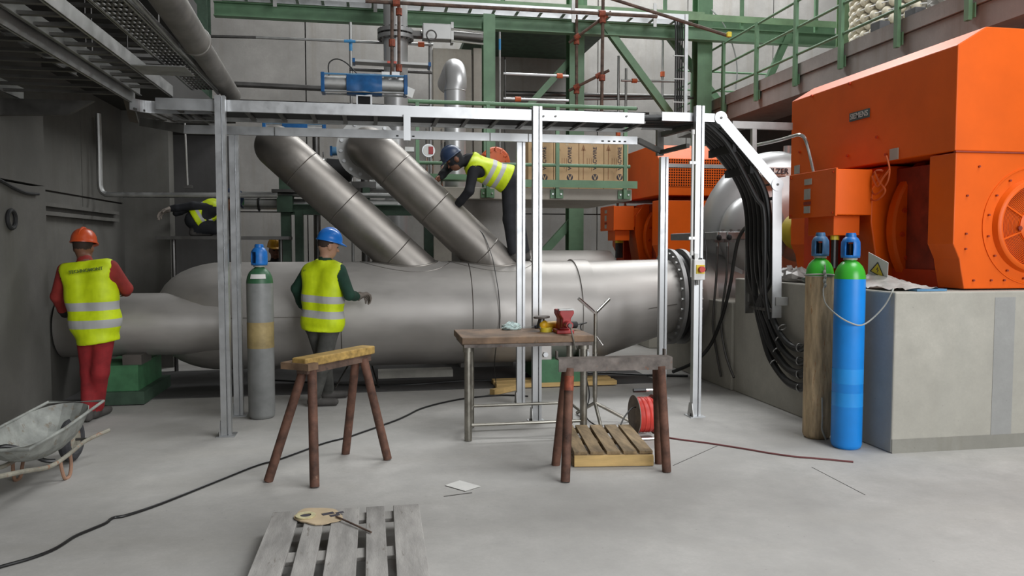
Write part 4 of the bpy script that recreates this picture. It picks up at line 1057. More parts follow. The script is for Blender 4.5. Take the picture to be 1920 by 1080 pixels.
def pallet(label, O, u, v, W, L, H, nb, bw, mat, tops, lower=True, front=None, rnd=0.0):
    """O near-left corner on the floor, u across, v along the boards"""
    o = thing('wooden_pallet', label, 'pallet', O + u * W / 2 + v * L / 2)
    rg = random.Random(int(W * 100)); t = .022
    def brd(name, c0, c1, w, z0, z1, mt):
        d = nrm(c1 - c0); s = A(-d[1], d[0], 0); c = (c0 + c1) / 2 + A(0, 0, (z0 + z1) / 2); L_ = np.linalg.norm(c1 - c0)
        return MB().obox(c, d * L_ / 2, s * w / 2, A(0, 0, (z1 - z0) / 2)).build(name, mt, o, smooth=0, bevel=.003)
    for i in range(nb):
        x = tops[i] * W; w = bw[i]; k = rg.uniform(-rnd, rnd)
        brd('top_board', O + u * (x + k), O + u * (x - k) + v * L, w, H - t, H, mat)
    for y in (.07, .5, .93):
        brd('cross_board', O + v * y * L, O + v * y * L + u * W, .12, H - 2 * t - .001, H - t - .001, mat)
        for x in (.07, .5, .93):
            brd('block', O + u * (x * W - .05) + v * y * L, O + u * (x * W + .05) + v * y * L, .10, t if lower else .001, H - 2 * t - .002, mat)
    if lower:
        for x in (.07, .5, .93): brd('bottom_board', O + u * x * W, O + u * x * W + v * L, .10, .001, t - .001, mat)
    if front: brd('front_board', O + v * (-.012), O + u * W + v * (-.012), .022, .004, H - t - .004, front)
    return o
hp = .135
F0, F1, F2 = Az(778, 945, hp), Az(548, 958, hp), Az(800, 1078, hp)
u = nrm((F0 - F1) * A(1, 1, 0)); v = A(-u[1], u[0], 0)
O = A(F0[0], F0[1], 0) - u * .80 - v * 1.2 + u * .02
pallet('weathered grey pallet lying flat in the foreground with a cardboard scrap on it', O, u, v, .80, 1.20, hp, 5, [.145, .10, .145, .10, .145], 'weathered_wood', [.09, .295, .5, .705, .91], rnd=.006)
PF0, PF1 = Az(1077, 876), Az(1224, 873)
u = nrm(PF1 - PF0); v = nrm(Az(1072, 812) - PF0); v = nrm(A(.13, 1, 0))
u = A(v[1], -v[0], 0)
pallet('small pallet of bare wood under the trestle with the steel angle', PF0 + A(.0, .015, 0), u, v, .58, .84, .11, 5, [.098] * 5, 'pallet_wood', [.085, .29, .5, .71, .915], lower=False, front='fresh_wood')

# scraps on the foreground pallet and floor
cs = thing('cardboard_scrap', 'torn round piece of cardboard with a taped hole lying on the weathered pallet', 'cardboard', (-.35, 4.5, hp))
cpts = []
for i in range(26):
    a = 2 * math.pi * i / 26; k = 1 + .06 * math.sin(5 * a) + random.uniform(-.03, .03)
    px = 597 + 45 * math.cos(a) * k; py = 969 + 15 * math.sin(a) * k
    p = Az(px, py, hp + .004); cpts.append(p)
MB().prism(cpts, (0, 0, .007)).build('sheet', 'cardboard_pale', cs, smooth=0)
q = Az(573, 968, hp + .012)
MB().lathe(q, (0, 0, 1), [(0, .03), (0, .052), (.008, .054), (.008, .03), (0, .03)], 20, close=False).build('tape_ring', 'tape_cream', cs)
MB().cyl(q, q + A(0, 0, .003), .03, n=16).build('hole', 'print_dark', cs)
for px, py, r in ((615, 963, .03), (628, 966, .025), (637, 961, .02)):
    q = Az(px, py, hp + .012); MB().obox(q, A(r, r * .4, 0), A(-.2 * r, .5 * r, 0), A(0, 0, .001)).build('scorch_mark', 'print_dark', cs, smooth=0)
tag(MB().cyl(Az(630, 968, hp + .018), Az(696, 998, hp + .008), .005, n=8).build('steel_rod', 'rust_tube'), 'thin rusty steel rod lying across the weathered pallet', 'rod')
pq = [Az(834, 910, .004), Az(862, 901, .004), Az(901, 912, .004), Az(872, 921, .004)]
tag(MB().prism(pq, (0, 0, .002)).build('paper_sheet', 'paper', smooth=0), 'white sheet of paper lying on the concrete floor', 'paper')

# cables on the floor
def floor_line(name, label, pts, r, mat, cat):
    return tag(MB().tube([Az(x, y, r) for x, y in pts], r, 8, 5).build(name, mat), label, cat)
floor_line('floor_cable', 'long black cable snaking over the floor past the foreground pallet', [(-60, 1082), (0, 1063), (60, 1046), (105, 1028), (140, 1006), (170, 993), (198, 981), (212, 971), (238, 966), (300, 945), (400, 905), (480, 873), (520, 862), (560, 848), (610, 830), (650, 820), (680, 810), (740, 789), (765, 778), (790, 766), (830, 755), (880, 746), (940, 741), (990, 743)], .009, 'black_rubber', 'cable')
floor_line('air_hose', 'thin dark red hose lying on the floor towards the plinth', [(1235, 815), (1262, 822), (1330, 831), (1400, 842), (1440, 849), (1490, 856), (1538, 860), (1600, 866)], .007, 'hose_red', 'hose')
floor_line('floor_cable', 'black cable lying along the dark strip under the large pipe', [(480, 712), (560, 716), (640, 722), (760, 722), (860, 715), (960, 712), (1100, 700), (1200, 703), (1290, 705)], .015, 'black_rubber', 'cable')
tag(MB().tube([A(1.36, PY - .58, 1.12) , A(1.37, PY - .615, .95), A(1.375, PY - .615, .8), A(1.36, PY - .60, .62), A(1.34, PY - .5, .42), A(1.34, PY - .45, .2), A(1.36, PY - .45, .03)], .005, 6, 6).build('hanging_cord', 'black_rubber'), 'thin black cord hanging down the front of the large pipe', 'cord')
tag(MB().tube([A(1.10, 8.82, 1.83), A(1.24, 8.80, 1.75), A(1.33, 8.70, 1.5), A(1.35, 8.55, 1.30), A(1.36, PY - .585, 1.12)], .005, 6, 6).build('hanging_cord', 'black_rubber'), 'thin black cord over the inclined branch by the bending worker', 'cord')

# ================================================================== THINGS ON THE PLINTH
ws = thing('warning_sign', 'white sign with a yellow electrical warning triangle propped on the plinth', 'sign', (4.2, 6, 1.25))
q = Ax(1646, 506, 4.15); tv = nrm(A(-.25, -.35, .55)); tu = nrm(A(.30, -.85, -.42)); tv = nrm(np.cross(np.cross(tu, tv), tu)); tn = nrm(np.cross(tu, tv))
if tn[1] > 0: tn = -tn
MB().obox(q, tu * .10, tv * .135, tn * .002).build('board', 'paper', ws, smooth=0)
def tri(s, off): return [q + tn * off + tv * s * .95, q + tn * off - tv * s * .6 + tu * s * .85, q + tn * off - tv * s * .6 - tu * s * .85]
MB().prism(tri(.095, .003), tn * .001).build('black_triangle', 'print_dark', ws, smooth=0)
MB().prism(tri(.075, .0045), tn * .001).build('yellow_triangle', 'sign_yellow', ws, smooth=0)
f0 = q + tn * .006
MB().prism([f0 + tv * .045 + tu * .008, f0 + tv * .0 - tu * .012, f0 + tv * .006 + tu * .004, f0 - tv * .035 - tu * .004, f0 + tv * .012 + tu * .016, f0 + tv * .006 + tu * .002], tn * .001).build('lightning_mark', 'print_dark', ws, smooth=0)
sh = thing('plastic_sheet', 'crumpled white plastic sheet lying on the plinth edge', 'sheet', (4.15, 5.6, 1.25))
b = MB(); nx, ny = 16, 12; rg = random.Random(11); vs = []
c00, c10, c01, c11 = A(3.96, 5.40, 0), A(4.36, 5.32, 0), A(4.02, 5.95, 0), A(4.40, 5.85, 0)
for i in range(nx + 1):
    for k in range(ny + 1):
        s, t = i / nx, k / ny
        p = (c00 * (1 - s) + c10 * s) * (1 - t) + (c01 * (1 - s) + c11 * s) * t
        vs.append((p[0] + rg.uniform(-.008, .008), p[1], 1.255 + .10 * math.sin(math.pi * s) * t + .02 * math.sin(9 * s + 5 * t) ** 2 + rg.uniform(0, .012)))
b.add(vs, [(i * (ny + 1) + k, (i + 1) * (ny + 1) + k, (i + 1) * (ny + 1) + k + 1, i * (ny + 1) + k + 1) for i in range(nx) for k in range(ny)])
b.build('film', 'plastic_sheet', sh, smooth=25, recalc=False)
tag(MB().box((4.14, 5.32, 1.252), (4.40, 5.42, 1.27)).build('packet', 'actuator_blue_pale', smooth=0), 'flat pale blue packet at the very edge of the plinth', 'packet')
crumple('rubble_bag', 'crumpled grey bag lying on the plinth behind the cylinders', A(4.12, 7.05, 1.252), .15, .22, .09, 'plastic_sheet', 5, 'bag')
crumple('green_cloth', 'dark green cloth heaped on the plinth behind the brown cylinder', A(4.08, 6.55, 1.252), .12, .2, .05, 'green_dark', 8, 'cloth')
# bent chrome tube rising from the terminal box
tag(MB().tube([Ax(1418, 272, 4.1), Ax(1460, 263, 4.1), Ax(1488, 255, 4.12), Ax(1500, 253, 4.12), Ax(1508, 258, 4.13), Ax(1514, 272, 4.15), Ax(1520, 295, 4.18), Ax(1526, 322, 4.2)], .017, 10, 5).build('bent_tube', 'chrome'), 'bent chrome tube curving over to the motor terminal box', 'tube')
gs = thing('strut_bracket', 'grey strut crossbar with a short leg in front of the pump', 'bracket', (4.0, 7.75, 2.2))
p, q = Ay(1372, 234, 7.75), Ay(1484, 236, 7.75); q[2] = p[2]
MB().bar(p, q, .05, .075).build('crossbar', 'galvanised_dull', gs, smooth=0)
MB().bar(Ay(1413, 236, 7.75), Ay(1413, 292, 7.75), .05, .045, (0, 1, 0)).build('leg', 'galvanised_dull', gs, smooth=0)
# hoses with valves hanging at the pump
for k, (pts, lbl) in enumerate((([(1345, 462), (1343, 520), (1338, 580), (1337, 615), (1345, 670), (1352, 706)], 'thin hose with a small valve hanging from the pump, the one nearer the flange'),
                                ([(1364, 462), (1362, 520), (1354, 580), (1353, 620), (1362, 670), (1376, 708)], 'thin hose with a small valve hanging from the pump, the one nearer the cables'))):
    h = thing('drain_hose', lbl, 'hose', Ax(pts[0][0], pts[0][1], 3.86))
    MB().tube([Ax(x, y, 3.87) for x, y in pts], .014, 8, 5).build('hose', 'dark_steel', h)
    q = Ax(pts[0][0], pts[0][1], 3.87)
    MB().cyl(q, q + A(0, 0, .16), .016, n=10).build('stub', 'galvanised_dull', h)
    MB().bar(q + A(-.05, -.02, .06), q + A(.07, -.02, .06), .02, .03).build('valve_lever', 'dark_steel', h, smooth=0)
    MB().ball(q + A(.01, -.02, .10), (.03, .03, .035), 10, 8).build('valve_body', 'black_matte', h)
tag(MB().tube([Ax(1408, 421, 3.86), Ax(1395, 430, 3.86), Ax(1384, 450, 3.86), Ax(1376, 490, 3.86), Ax(1368, 540, 3.86), Ax(1352, 600, 3.86), Ax(1330, 650, 3.80), Ax(1300, 680, 3.6), Ax(1262, 697, 3.3)], .02, 8, 5).build('sensor_cable', 'black_rubber'), 'black cable curving from the pump flange down to the floor', 'cable')

# ================================================================== WHEELBARROW
wbw = thing('wheelbarrow', 'battered grey wheelbarrow with a rusty frame near the dark wall', 'wheelbarrow', (-2.3, 5.75, 0))
o0 = A(-2.25, 5.68, 0); fv = nrm(A(.06, 1, 0)); sv = A(fv[1], -fv[0], 0)
def wp(f, s, z): return o0 + fv * f + sv * s + A(0, 0, z)
rim = [wp(-.55, -.21, .36), wp(-.55, .20, .36), wp(-.1, .22, .385), wp(.57, .205, .435), wp(.60, -.20, .43), wp(0, -.22, .39)]
bot = [wp(-.28, -.13, .17), wp(-.28, .13, .17), wp(-.05, .135, .165), wp(.38, .16, .175), wp(.38, -.14, .175), wp(-.05, -.135, .165)]
b = MB(); n = 6
b.add(rim + bot, [(i, (i + 1) % n, n + (i + 1) % n, n + i) for i in range(n)] + [tuple(range(n, 2 * n))])
tub = b.build('tub', 'barrow_grey', wbw, smooth=0, recalc=False)
md = tub.modifiers.new('sub', 'SUBSURF'); md.levels = 0
md = tub.modifiers.new('thick', 'SOLIDIFY'); md.thickness = .006
MB().tube(rim + [rim[0]], .011, 8).build('rim', 'barrow_grey', tub)
for s in (-1, 1):
    MB().tube([wp(-1.1, s * .24, .34), wp(-.6, s * .2, .24), wp(-.2, s * .16, .155), wp(.1, s * .15, .155), wp(.4, s * .14, .175), wp(.62, s * .22, .20)], .015, 10, 4).build('frame_tube', 'barrow_frame', wbw)
    MB().tube([wp(-.03, s * .15, .155), wp(-.02, s * .155, .08), wp(.01, s * .16, .012), wp(.08, s * .16, .012), wp(.11, s * .16, .08), wp(.12, s * .15, .155)], .012, 8, 4).build('leg', 'barrow_rust', wbw)
MB().tube([wp(-.35, -.22, .22), wp(-.28, -.14, .29), wp(-.25, -.08, .31), wp(-.2, 0, .27), wp(-.12, .08, .18), wp(-.08, .14, .16)], .015, 8, 4).build('cross_tube', 'black_rubber', wbw)
MB().torus(wp(.50, 0, .165), sv, .122, .042, 28, 10).build('tyre', 'tyre', wbw)
MB().cyl(wp(.50, -.03, .165), wp(.50, .03, .165), .085, n=20).build('hub', 'barrow_frame', wbw)
MB().cyl(wp(.50, -.13, .165), wp(.50, .13, .165), .01, n=8).build('axle', 'dark_steel', wbw)

# ================================================================== BOX PLATFORM BEHIND THE PIPE
SY = 9.8
sl = thing('box_platform', 'small concrete platform with a green railing holding the cardboard boxes', 'platform', (2.4, 10.8, 0))
xs0, xs1 = float(Ay(830, 360, SY)[0]), 3.37
MB().box((xs0, SY, 2.20), (xs1, 11.9, 2.35)).build('slab', 'panel_concrete', sl, smooth=0, bevel=.01)
MB().box((xs0 + .25, SY + .25, 0), (xs0 + .95, 11.2, 2.20)).build('pier', 'wall_concrete', sl, smooth=0)
rg = thing('box_platform_railing', 'green tube railing with a toe board in front of the cardboard boxes', 'railing', (2.4, SY - .03, 2.2))
zR, zM = rail_z(960, 196, SY - .04), rail_z(1100, 311, SY - .04)
xe0, xe1 = float(Ay(765, 192, SY - .04)[0]), float(Ay(1193, 204, SY - .04)[0])
MB().cyl((xe0, SY - .04, zR), (xe1, SY - .04, zR), .026, n=12).build('rail', 'green_paint', rg)
MB().cyl((xe1 - .001, SY - .04, zR), (xe1 + .012, SY - .04, zR), .018, n=12).build('open_end', 'dark_hole', rg)
MB().cyl((xe0, SY - .04, zM), (xe1 - .08, SY - .04, zM), .022, n=12).build('rail', 'green_paint', rg)
MB().box((float(Ay(975, 340, SY - .07)[0]), SY - .075, rail_z(1080, 352, SY - .07)), (float(Ay(1195, 340, SY - .07)[0]), SY - .068, rail_z(1080, 338, SY - .07))).build('toe_board', 'green_paint', rg, smooth=0)
for px in (783, 915, 1045, 1172):
    x = float(Ay(px, 300, SY - .04)[0])
    MB().bar((x, SY - .04, 2.22), (x, SY - .04, zR), .045, .045, (0, 1, 0)).build('post', 'green_paint', rg, smooth=0)
    if x > xs0:
        f_ = MB().box((x - .085, SY - .022, 2.22), (x + .085, SY - .002, 2.33)).build('foot_plate', 'green_paint', rg, smooth=0)
        for s in (-1, 1): MB().cyl((x + s * .055, SY - .035, 2.275), (x + s * .055, SY - .02, 2.275), .012, n=6).build('bolt', 'galvanised', f_)
ord_ = ['hidden by the front post', 'beside the front post', 'second from the open railing end', 'nearest the open railing end']
bxw = .345
for i in range(4):
    x1 = float(Ay(1178, 300, SY + .25)[0]) - (3 - i) * bxw; x0_ = x1 - bxw + .006
    o = thing('cardboard_box', 'brown printed cardboard box on the small platform, ' + ord_[i], 'box', ((x0_ + x1) / 2, SY + .45, 2.351), 'cardboard boxes on the small platform')
    zt_ = rail_z(1080, 258, SY + .25) + .012 * i
    MB().box((x0_, SY + .25, 2.351), (x1, SY + .75, zt_)).build('carton', 'cardboard', o, smooth=0, bevel=.004)
    MB().box((x0_ + .16, SY + .248, zt_ - .12), (x0_ + .20, SY + .252, zt_ + .001)).build('tape_strip', 'cardboard_pale', o, smooth=0)
    yf = SY + .247; xm = (x0_ + x1) / 2 + .05; zmid = (2.36 + zt_) / 2
    text_part('VACWIRE', .07, 'print_dark', o, (xm, yf, zmid + .06), (0, 0, 1), (-1, 0, 0), extrude=.001)
    MB().washer((xm, yf, zmid - .19), (0, 1, 0), .0, .042, .002, 24).build('logo_disc', 'print_dark', o)
    MB().prism([(xm - .028, yf - .002, zmid - .162), (xm - .015, yf - .002, zmid - .162), (xm, yf - .002, zmid - .205), (xm + .015, yf - .002, zmid - .162), (xm + .028, yf - .002, zmid - .162), (xm + .005, yf - .002, zmid - .225), (xm - .005, yf - .002, zmid - .225)], (0, .001, 0)).build('logo_mark', 'cardboard', o, smooth=0)
    xa = x0_ + .06
    MB().box((xa - .004, yf, zmid - .22), (xa + .004, yf + .002, zmid + .18)).build('arrow_shaft', 'print_brown', o, smooth=0)
    MB().prism([(xa - .03, yf, zmid + .16), (xa + .03, yf, zmid + .16), (xa, yf, zmid + .24)], (0, .002, 0)).build('arrow_head', 'print_brown', o, smooth=0)
    for k in range(3): MB().box((xa + .05 + .03 * k, yf, zmid - .05 - .03 * k), (xa + .056 + .03 * k, yf + .002, zmid + .06)).build('small_print', 'print_brown', o, smooth=0)
oc = thing('orange_end_cover', 'round orange ribbed motor cover behind the bending worker', 'cover', Ay(930, 300, 11.0))
q = Ay(930, 302, 10.9)
MB().lathe(q, (0, 1, 0), [(0, .02), (0, .14), (.03, .15), (.03, .19), (.06, .21), (.3, .21)], 32).build('cover', 'handwheel_orange', oc)
for i in range(12):
    a = 2 * math.pi * i / 12; MB().bar(q + A(.13 * math.cos(a), 0, .13 * math.sin(a)), q + A(.2 * math.cos(a), .02, .2 * math.sin(a)), .02, .03, (0, 1, 0)).build('rib', 'handwheel_orange', oc, smooth=0)
MB().bar(q + A(0, .2, -.15), A(q[0], q[1] + .2, 2.36), .16, .2, (0, 1, 0)).build('stand', 'green_dark', oc, smooth=0)

# green column left of the boxes and pale concrete slabs leaning behind
CM = Ay(916, 200, 13.2)
tag(MB().ibeam((CM[0], 13.2, 0), (CM[0], 13.2, zb - .1), .22, .20, .018, up=(0, 1, 0)).build('green_steel_column', 'green_paint', smooth=0), 'green steel column rising behind the bending worker', 'column')
for pxa, pxb, lbl in ((812, 884, 'wide pale concrete slab standing behind the grey elbow pipe'), (888, 904, 'narrow pale concrete slab standing beside the green column')):
    a_, b_ = Ay(pxa, 90, 14.4), Ay(pxb, 90, 14.4)
    tag(MB().box((a_[0], 14.4, 0), (b_[0], 14.6, a_[2])).build('concrete_slab', 'panel_concrete', smooth=0), lbl, 'slab')
# grey elbow pipe
ep = thing('elbow_pipe', 'smooth grey elbow pipe curving up behind the overhead tray', 'pipe', (1.3, 11, 1.5))
e0 = Ay(853, 240, 10.6); ez = rail_z(853, 168, 10.6)
pts = [A(e0[0], 10.6, 2.36), A(e0[0], 10.6, ez)] + [A(e0[0] + .02, 10.6 + .34 * (1 - math.cos(t)), ez + .34 * math.sin(t)) for t in np.linspace(.15, math.pi / 2, 9)] + [A(e0[0] + .02, 11.9, ez + .34)]
MB().tube(pts, .145, 32).build('bend', 'pump_grey', ep, smooth=60)
MB().torus(A(e0[0], 10.6, ez - .02), (0, 0, 1), .146, .006, 32, 6).build('weld_seam', 'pump_grey', ep)
MB().cyl((e0[0], 10.6, 2.352), (e0[0], 10.6, 2.42), .15, n=24).build('riser', 'pump_grey', ep)
# vertical pipe with knife gate valve
vp = thing('valve_pipe', 'vertical grey pipe with a bolted flange and a horizontal valve rod near the walkway', 'pipe', (.6, 12.6, 0))
v0 = Ay(742, 100, 12.6); zfl = rail_z(742, 66, 12.6)
MB().cyl((v0[0], 12.6, 0), (v0[0], 12.6, zfl + 1.2), .19, n=32).build('pipe', 'pump_grey', vp)
for dz in (-.045, .045):
    f_ = MB().cyl((v0[0], 12.6, zfl + dz - .03), (v0[0], 12.6, zfl + dz + .03), .285, n=36).build('flange', 'flange_steel', vp)
    for i in range(16):
        a = 2 * math.pi * i / 16; MB().cyl((v0[0] + .25 * math.cos(a), 12.6 + .25 * math.sin(a), zfl + dz - .05), (v0[0] + .25 * math.cos(a), 12.6 + .25 * math.sin(a), zfl + dz + .05), .018, n=6).build('bolt', 'dark_steel', f_)
zr = zfl + .04
MB().box((v0[0] + .25, 12.5, zr - .06), (v0[0] + .48, 12.7, zr + .02)).build('gate_housing', 'dark_steel', vp, smooth=0)
q0, q1 = Ay(792, 65, 12.5), Ay(845, 65, 12.5)
MB().box((q0[0], 12.4, zr - .12), (q1[0], 12.6, zr + .12)).build('bonnet', 'galvanised_dull', vp, smooth=0, bevel=.01)
MB().cyl((v0[0] + .4, 12.5, zr), (q0[0], 12.5, zr), .025, n=10).build('spindle', 'chrome', vp)
MB().box((q1[0], 12.42, zr - .16), (q1[0] + .04, 12.6, zr + .16)).build('end_plate', 'galvanised_dull', vp, smooth=0)
q2 = Ay(905, 70, 12.5)
MB().cyl((q1[0], 12.5, zr - .02), (q2[0], 12.5, zr - .04), .07, n=16).build('cylinder', 'dark_steel', vp)
for dz in (-.13, .05): MB().cyl((q1[0], 12.42, zr + dz), (q2[0], 12.42, zr + dz - .03), .018, n=8).build('tie_rod', 'chrome', vp)
qq = Ay(809, 66, 12.2); MB().torus(qq, (0, 1, 0), .075, .012, 28, 8).build('lifting_ring', 'dark_steel', vp)
# blue wrapped actuators
def actuator(label, px0, px1, py0, py1, Y, wrap0, wrap1):
    a_, c_ = Ay(px0, (py0 + py1) / 2, Y), Ay(px1, (py0 + py1) / 2, Y)
    r = (rail_z(px0, py0, Y) - rail_z(px0, py1, Y)) / 2
    z = (a_[2] + c_[2]) / 2
    o = thing('valve_actuator', label, 'actuator', ((a_[0] + c_[0]) / 2, Y, z - r))
    MB().cyl((a_[0], Y, z), (c_[0], Y, z), r * .80, n=28).build('barrel', 'galvanised_dull', o)
    for x in (a_[0], c_[0]): MB().box((x - .025, Y - r, z - r), (x + .025, Y + r, z + r)).build('end_block', 'actuator_blue', o, smooth=0, bevel=.008)
    for sy_ in (-1, 1):
        for sz in (-1, 1): MB().cyl((a_[0], Y + sy_ * r * .85, z + sz * r * .85), (c_[0], Y + sy_ * r * .85, z + sz * r * .85), .014, n=8).build('tie_rod', 'actuator_blue_pale' if sz > 0 else 'galvanised', o)
    w0, w1 = Ay(wrap0, py0, Y)[0], Ay(wrap1, py0, Y)[0]
    b = MB(); n = 18; rgn = random.Random(3); vs = []
    for i in range(7):
        x = w0 + (w1 - w0) * i / 6
        for k in range(n):
            t = 2 * math.pi * k / n; rr = r * (1.08 + rgn.uniform(-.05, .08)); ca, sa = math.cos(t), math.sin(t)
            m_ = max(abs(ca), abs(sa)) ** .55
            vs.append((x, Y + rr * ca / m_, z + rr * sa / m_))
    b.add(vs, [(i * n + k, i * n + (k + 1) % n, (i + 1) * n + (k + 1) % n, (i + 1) * n + k) for i in range(6) for k in range(n)] + [tuple(range(n)), tuple(range(6 * n, 7 * n))])
    b.build('plastic_wrap', 'actuator_blue', o, smooth=30)
    return o, a_, c_, r, z
o, a_, c_, r, z = actuator('long valve actuator wrapped in blue film above the overhead tray', 606, 760, 141, 178, 11.2, 650, 716)
MB().tube([a_ + A(.08, 0, r), a_ + A(.08, 0, r + .16), a_ + A(.18, 0, r + .23), a_ + A(.32, 0, r + .18), a_ + A(.48, 0, r + .02)], .009, 8, 6).build('hose', 'black_rubber', o)
MB().box((c_[0] - .33, 11.15, z + r), (c_[0] - .22, 11.25, z + r + .05)).build('sensor_box', 'plastic_white', o, smooth=0)
MB().box((c_[0] - .19, 11.15, z + r), (c_[0] - .08, 11.25, z + r + .055)).build('sensor_box', 'galvanised', o, smooth=0)
MB().obox((c_[0] + .06, 11.1, z - .1), A(.05, 0, -.02), A(0, .01, 0), A(.02, 0, .06)).build('tag_plate', 'plastic_white', o, smooth=0)
xm = Ay(683, 190, 11.2)[0]
MB().box((xm - .11, 11.15, z - r - .22), (xm + .11, 11.17, z - r)).build('yoke', 'galvanised', o, smooth=0)
MB().box((xm - .085, 11.14, z - r - .2), (xm + .085, 11.15, z - r - .03)).build('yoke_gap', 'dark_hole', o, smooth=0)
MB().cyl((xm, 11.2, .0), (xm, 11.2, z - r - .2), .06, n=14).build('stem', 'dark_steel', o)
o2, a2, c2_, r2, z2 = actuator('smaller blue-wrapped actuator seen between the two tray rails', 496, 608, 231, 247, 11.4, 530, 577)
MB().cyl((a2[0] + .70, 11.4, 0), (a2[0] + .70, 11.4, z2 - r2), .05, n=12).build('stem', 'dark_steel', o2)

# scaffolding behind
def scaff(label, p, q, r=.024, mat='galvanised_dull', marks=(), name='scaffold_tube'):
    o = thing(name, label, 'scaffold tube', (p + q) / 2)
    MB().cyl(p, q, r, n=10).build('tube', mat, o)
    for t, m_ in marks:
        c = p + (q - p) * t; d = nrm(q - p)
        if m_ in ('coupler_orange', 'rust_coupler'): MB().cyl(c - d * .05, c + d * .05, r * 1.9, n=10).build('coupler', m_, o)
        else: MB().cyl(c - d * .09, c + d * .09, r * 1.08, n=10).build('colour_mark', m_, o)
    return o
def S(px0, py0, Y0, px1, py1, Y1=None): return Ay(px0, py0, Y0), Ay(px1, py1, Y0 if Y1 is None else Y1)
def vert(px, py, Y): 
    p = Ay(px, py, Y); return A(p[0], p[1], 0), p
p, q = vert(657, 42, 12.9); scaff('grey scaffold standard with a blue mark left of the valve pipe', p, q, .026, marks=((.93, 'mark_blue'),))
p, q = vert(806, 48, 12.9); scaff('grey scaffold standard right of the valve pipe', p, q, .028)
p, q = vert(1160, 105, 14.45); scaff('grey scaffold standard with an orange coupler behind the long green brace', p, q, .024, marks=((.72, 'coupler_orange'),))
p, q = vert(1174, 128, 14.5); scaff('short grey scaffold standard beside the orange couplers', p, q, .024)
p, q = vert(1243, 62, 15.4); scaff('far grey scaffold standard seen past the long green brace', p, q, .024, marks=((.86, 'coupler_orange'),))
p, q = vert(937, 60, 13.0); scaff('thin standard with a bright blue mark beside the green column', p, q, .018, marks=((.96, 'mark_blue'),))
p, q = vert(947, 112, 13.1); scaff('thin dark standard next to the blue-marked one', p, q, .016, 'dark_steel')
p, q = S(480, 70, 12.85, 812, 84); scaff('long ledger tube crossing in front of the back wall by the valve pipe', p, q, .022, 'galvanised_dull', ((.93, 'coupler_orange'), (.52, 'mark_blue')))
p, q = S(388, 68, 12.86, 480, 70); scaff('dark end of the wall ledger tube near the low ceiling', p, q, .022, 'dark_steel')
p, q = S(944, 138, 13.1, 1066, 143); scaff('bright ledger tube with an orange coupler left of the boxes column', p, q, .022, 'galvanised', ((.86, 'coupler_orange'),))
p, q = S(944, 185, 13.1, 1066, 189); scaff('lower bright ledger tube left of the boxes column', p, q, .022, 'galvanised', ((.22, 'coupler_orange'),))
p, q = S(1165, 151, 14.47, 1275, 153); scaff('grey ledger tube with an orange coupler right of the boxes column', p, q, .022, 'galvanised_dull', ((.22, 'coupler_orange'),))
p, q = S(1090, 186, 14.52, 1300, 184); scaff('dark ledger tube low behind the long green brace', p, q, .022, 'dark_steel')
p, q = S(655, 130, 12.88, 810, 136); scaff('dark ledger tube just above the blue-wrapped actuator', p, q, .026, 'dark_steel')
bd = thing('scaffold_board', 'grey scaffold board with a pink marked patch above the actuator', 'board', Ay(735, 118, 12.2))
p, q = S(662, 116, 12.2, 806, 124); MB().bar(p, q, .24, .035).build('board', 'galvanised_dull', bd, smooth=0)
m0, m1 = p + (q - p) * .44, p + (q - p) * .56; MB().bar(m0 + A(0, -.122, 0), m1 + A(0, -.122, 0), .004, .036).build('pink_mark', 'tape_pink', bd, smooth=0)
for t in (.01, .99): c = p + (q - p) * t; MB().box(c - A(.02, .13, .03), c + A(.02, .13, .03)).build('end_cap', 'actuator_blue', bd, smooth=0)
# rusty tubes and couplers in front
p, q = S(735, -20, 11.8, 735, 142); scaff('rusty vertical tube in front of the valve pipe, left of its pair', p, q, .026, 'rust_tube', ((.62, 'rust_coupler'),))
p, q = S(748, -20, 11.85, 748, 148); scaff('rusty vertical tube in front of the valve pipe, right of its pair', p, q, .026, 'rust_tube', ((.25, 'rust_coupler'), (.88, 'rust_coupler')))
p, q = S(685, 2, 11.7, 1232, 31); scaff('long rusty horizontal tube crossing high in front of the walkway', p, q, .028, 'rust_tube', ((.10, 'rust_coupler'), (.80, 'rust_coupler')))
p, q = S(1142, -4, 11.9, 1368, 68, 11.9); scaff('rusty tube sloping down to the railing with a yellow end clamp', p, q, .026, 'rust_tube')
c = Ay(1367, 66, 11.85); tag(MB().box(c - A(.035, .03, .03), c + A(.035, .03, .05)).build('yellow_clamp', 'tape_yellow', smooth=0, bevel=.008), 'yellow clamp on the end of the sloping rusty tube', 'clamp')
p, q = S(1081, -20, 13.9, 1081, 212); scaff('rusty tube running up the face of the boxes column', p, q, .028, 'rust_tube', ((.42, 'rust_coupler'), (.82, 'rust_coupler')))
p, q = S(1131, -20, 13.5, 1128, 210); scaff('rusty vertical tube right of the boxes column', p, q, .03, 'rust_tube', ((.25, 'rust_coupler'), (.72, 'rust_coupler')))
p, q = S(1067, 80, 13.92, 1146, 22, 13.48); scaff('upper short rusty tube slanting across the boxes column', p, q, .026, 'rust_tube', ((.2, 'rust_coupler'), (.85, 'rust_coupler')))
p, q = S(1067, 170, 13.92, 1142, 132, 13.45); scaff('lower short rusty tube slanting across the boxes column', p, q, .026, 'rust_tube', ((.2, 'rust_coupler'), (.75, 'rust_coupler')))
tag(MB().tube([Ay(1334, 18, 14.2), Ay(1350, 36, 14.2), Ay(1362, 55, 14.2), Ay(1372, 80, 14.2), Ay(1380, 110, 14.2), Ay(1382, 140, 14.2), Ay(1379, 168, 14.2)], .012, 6, 6).build('bent_conduit', 'galvanised'), 'thin bent conduit arching over beside the green column', 'conduit')
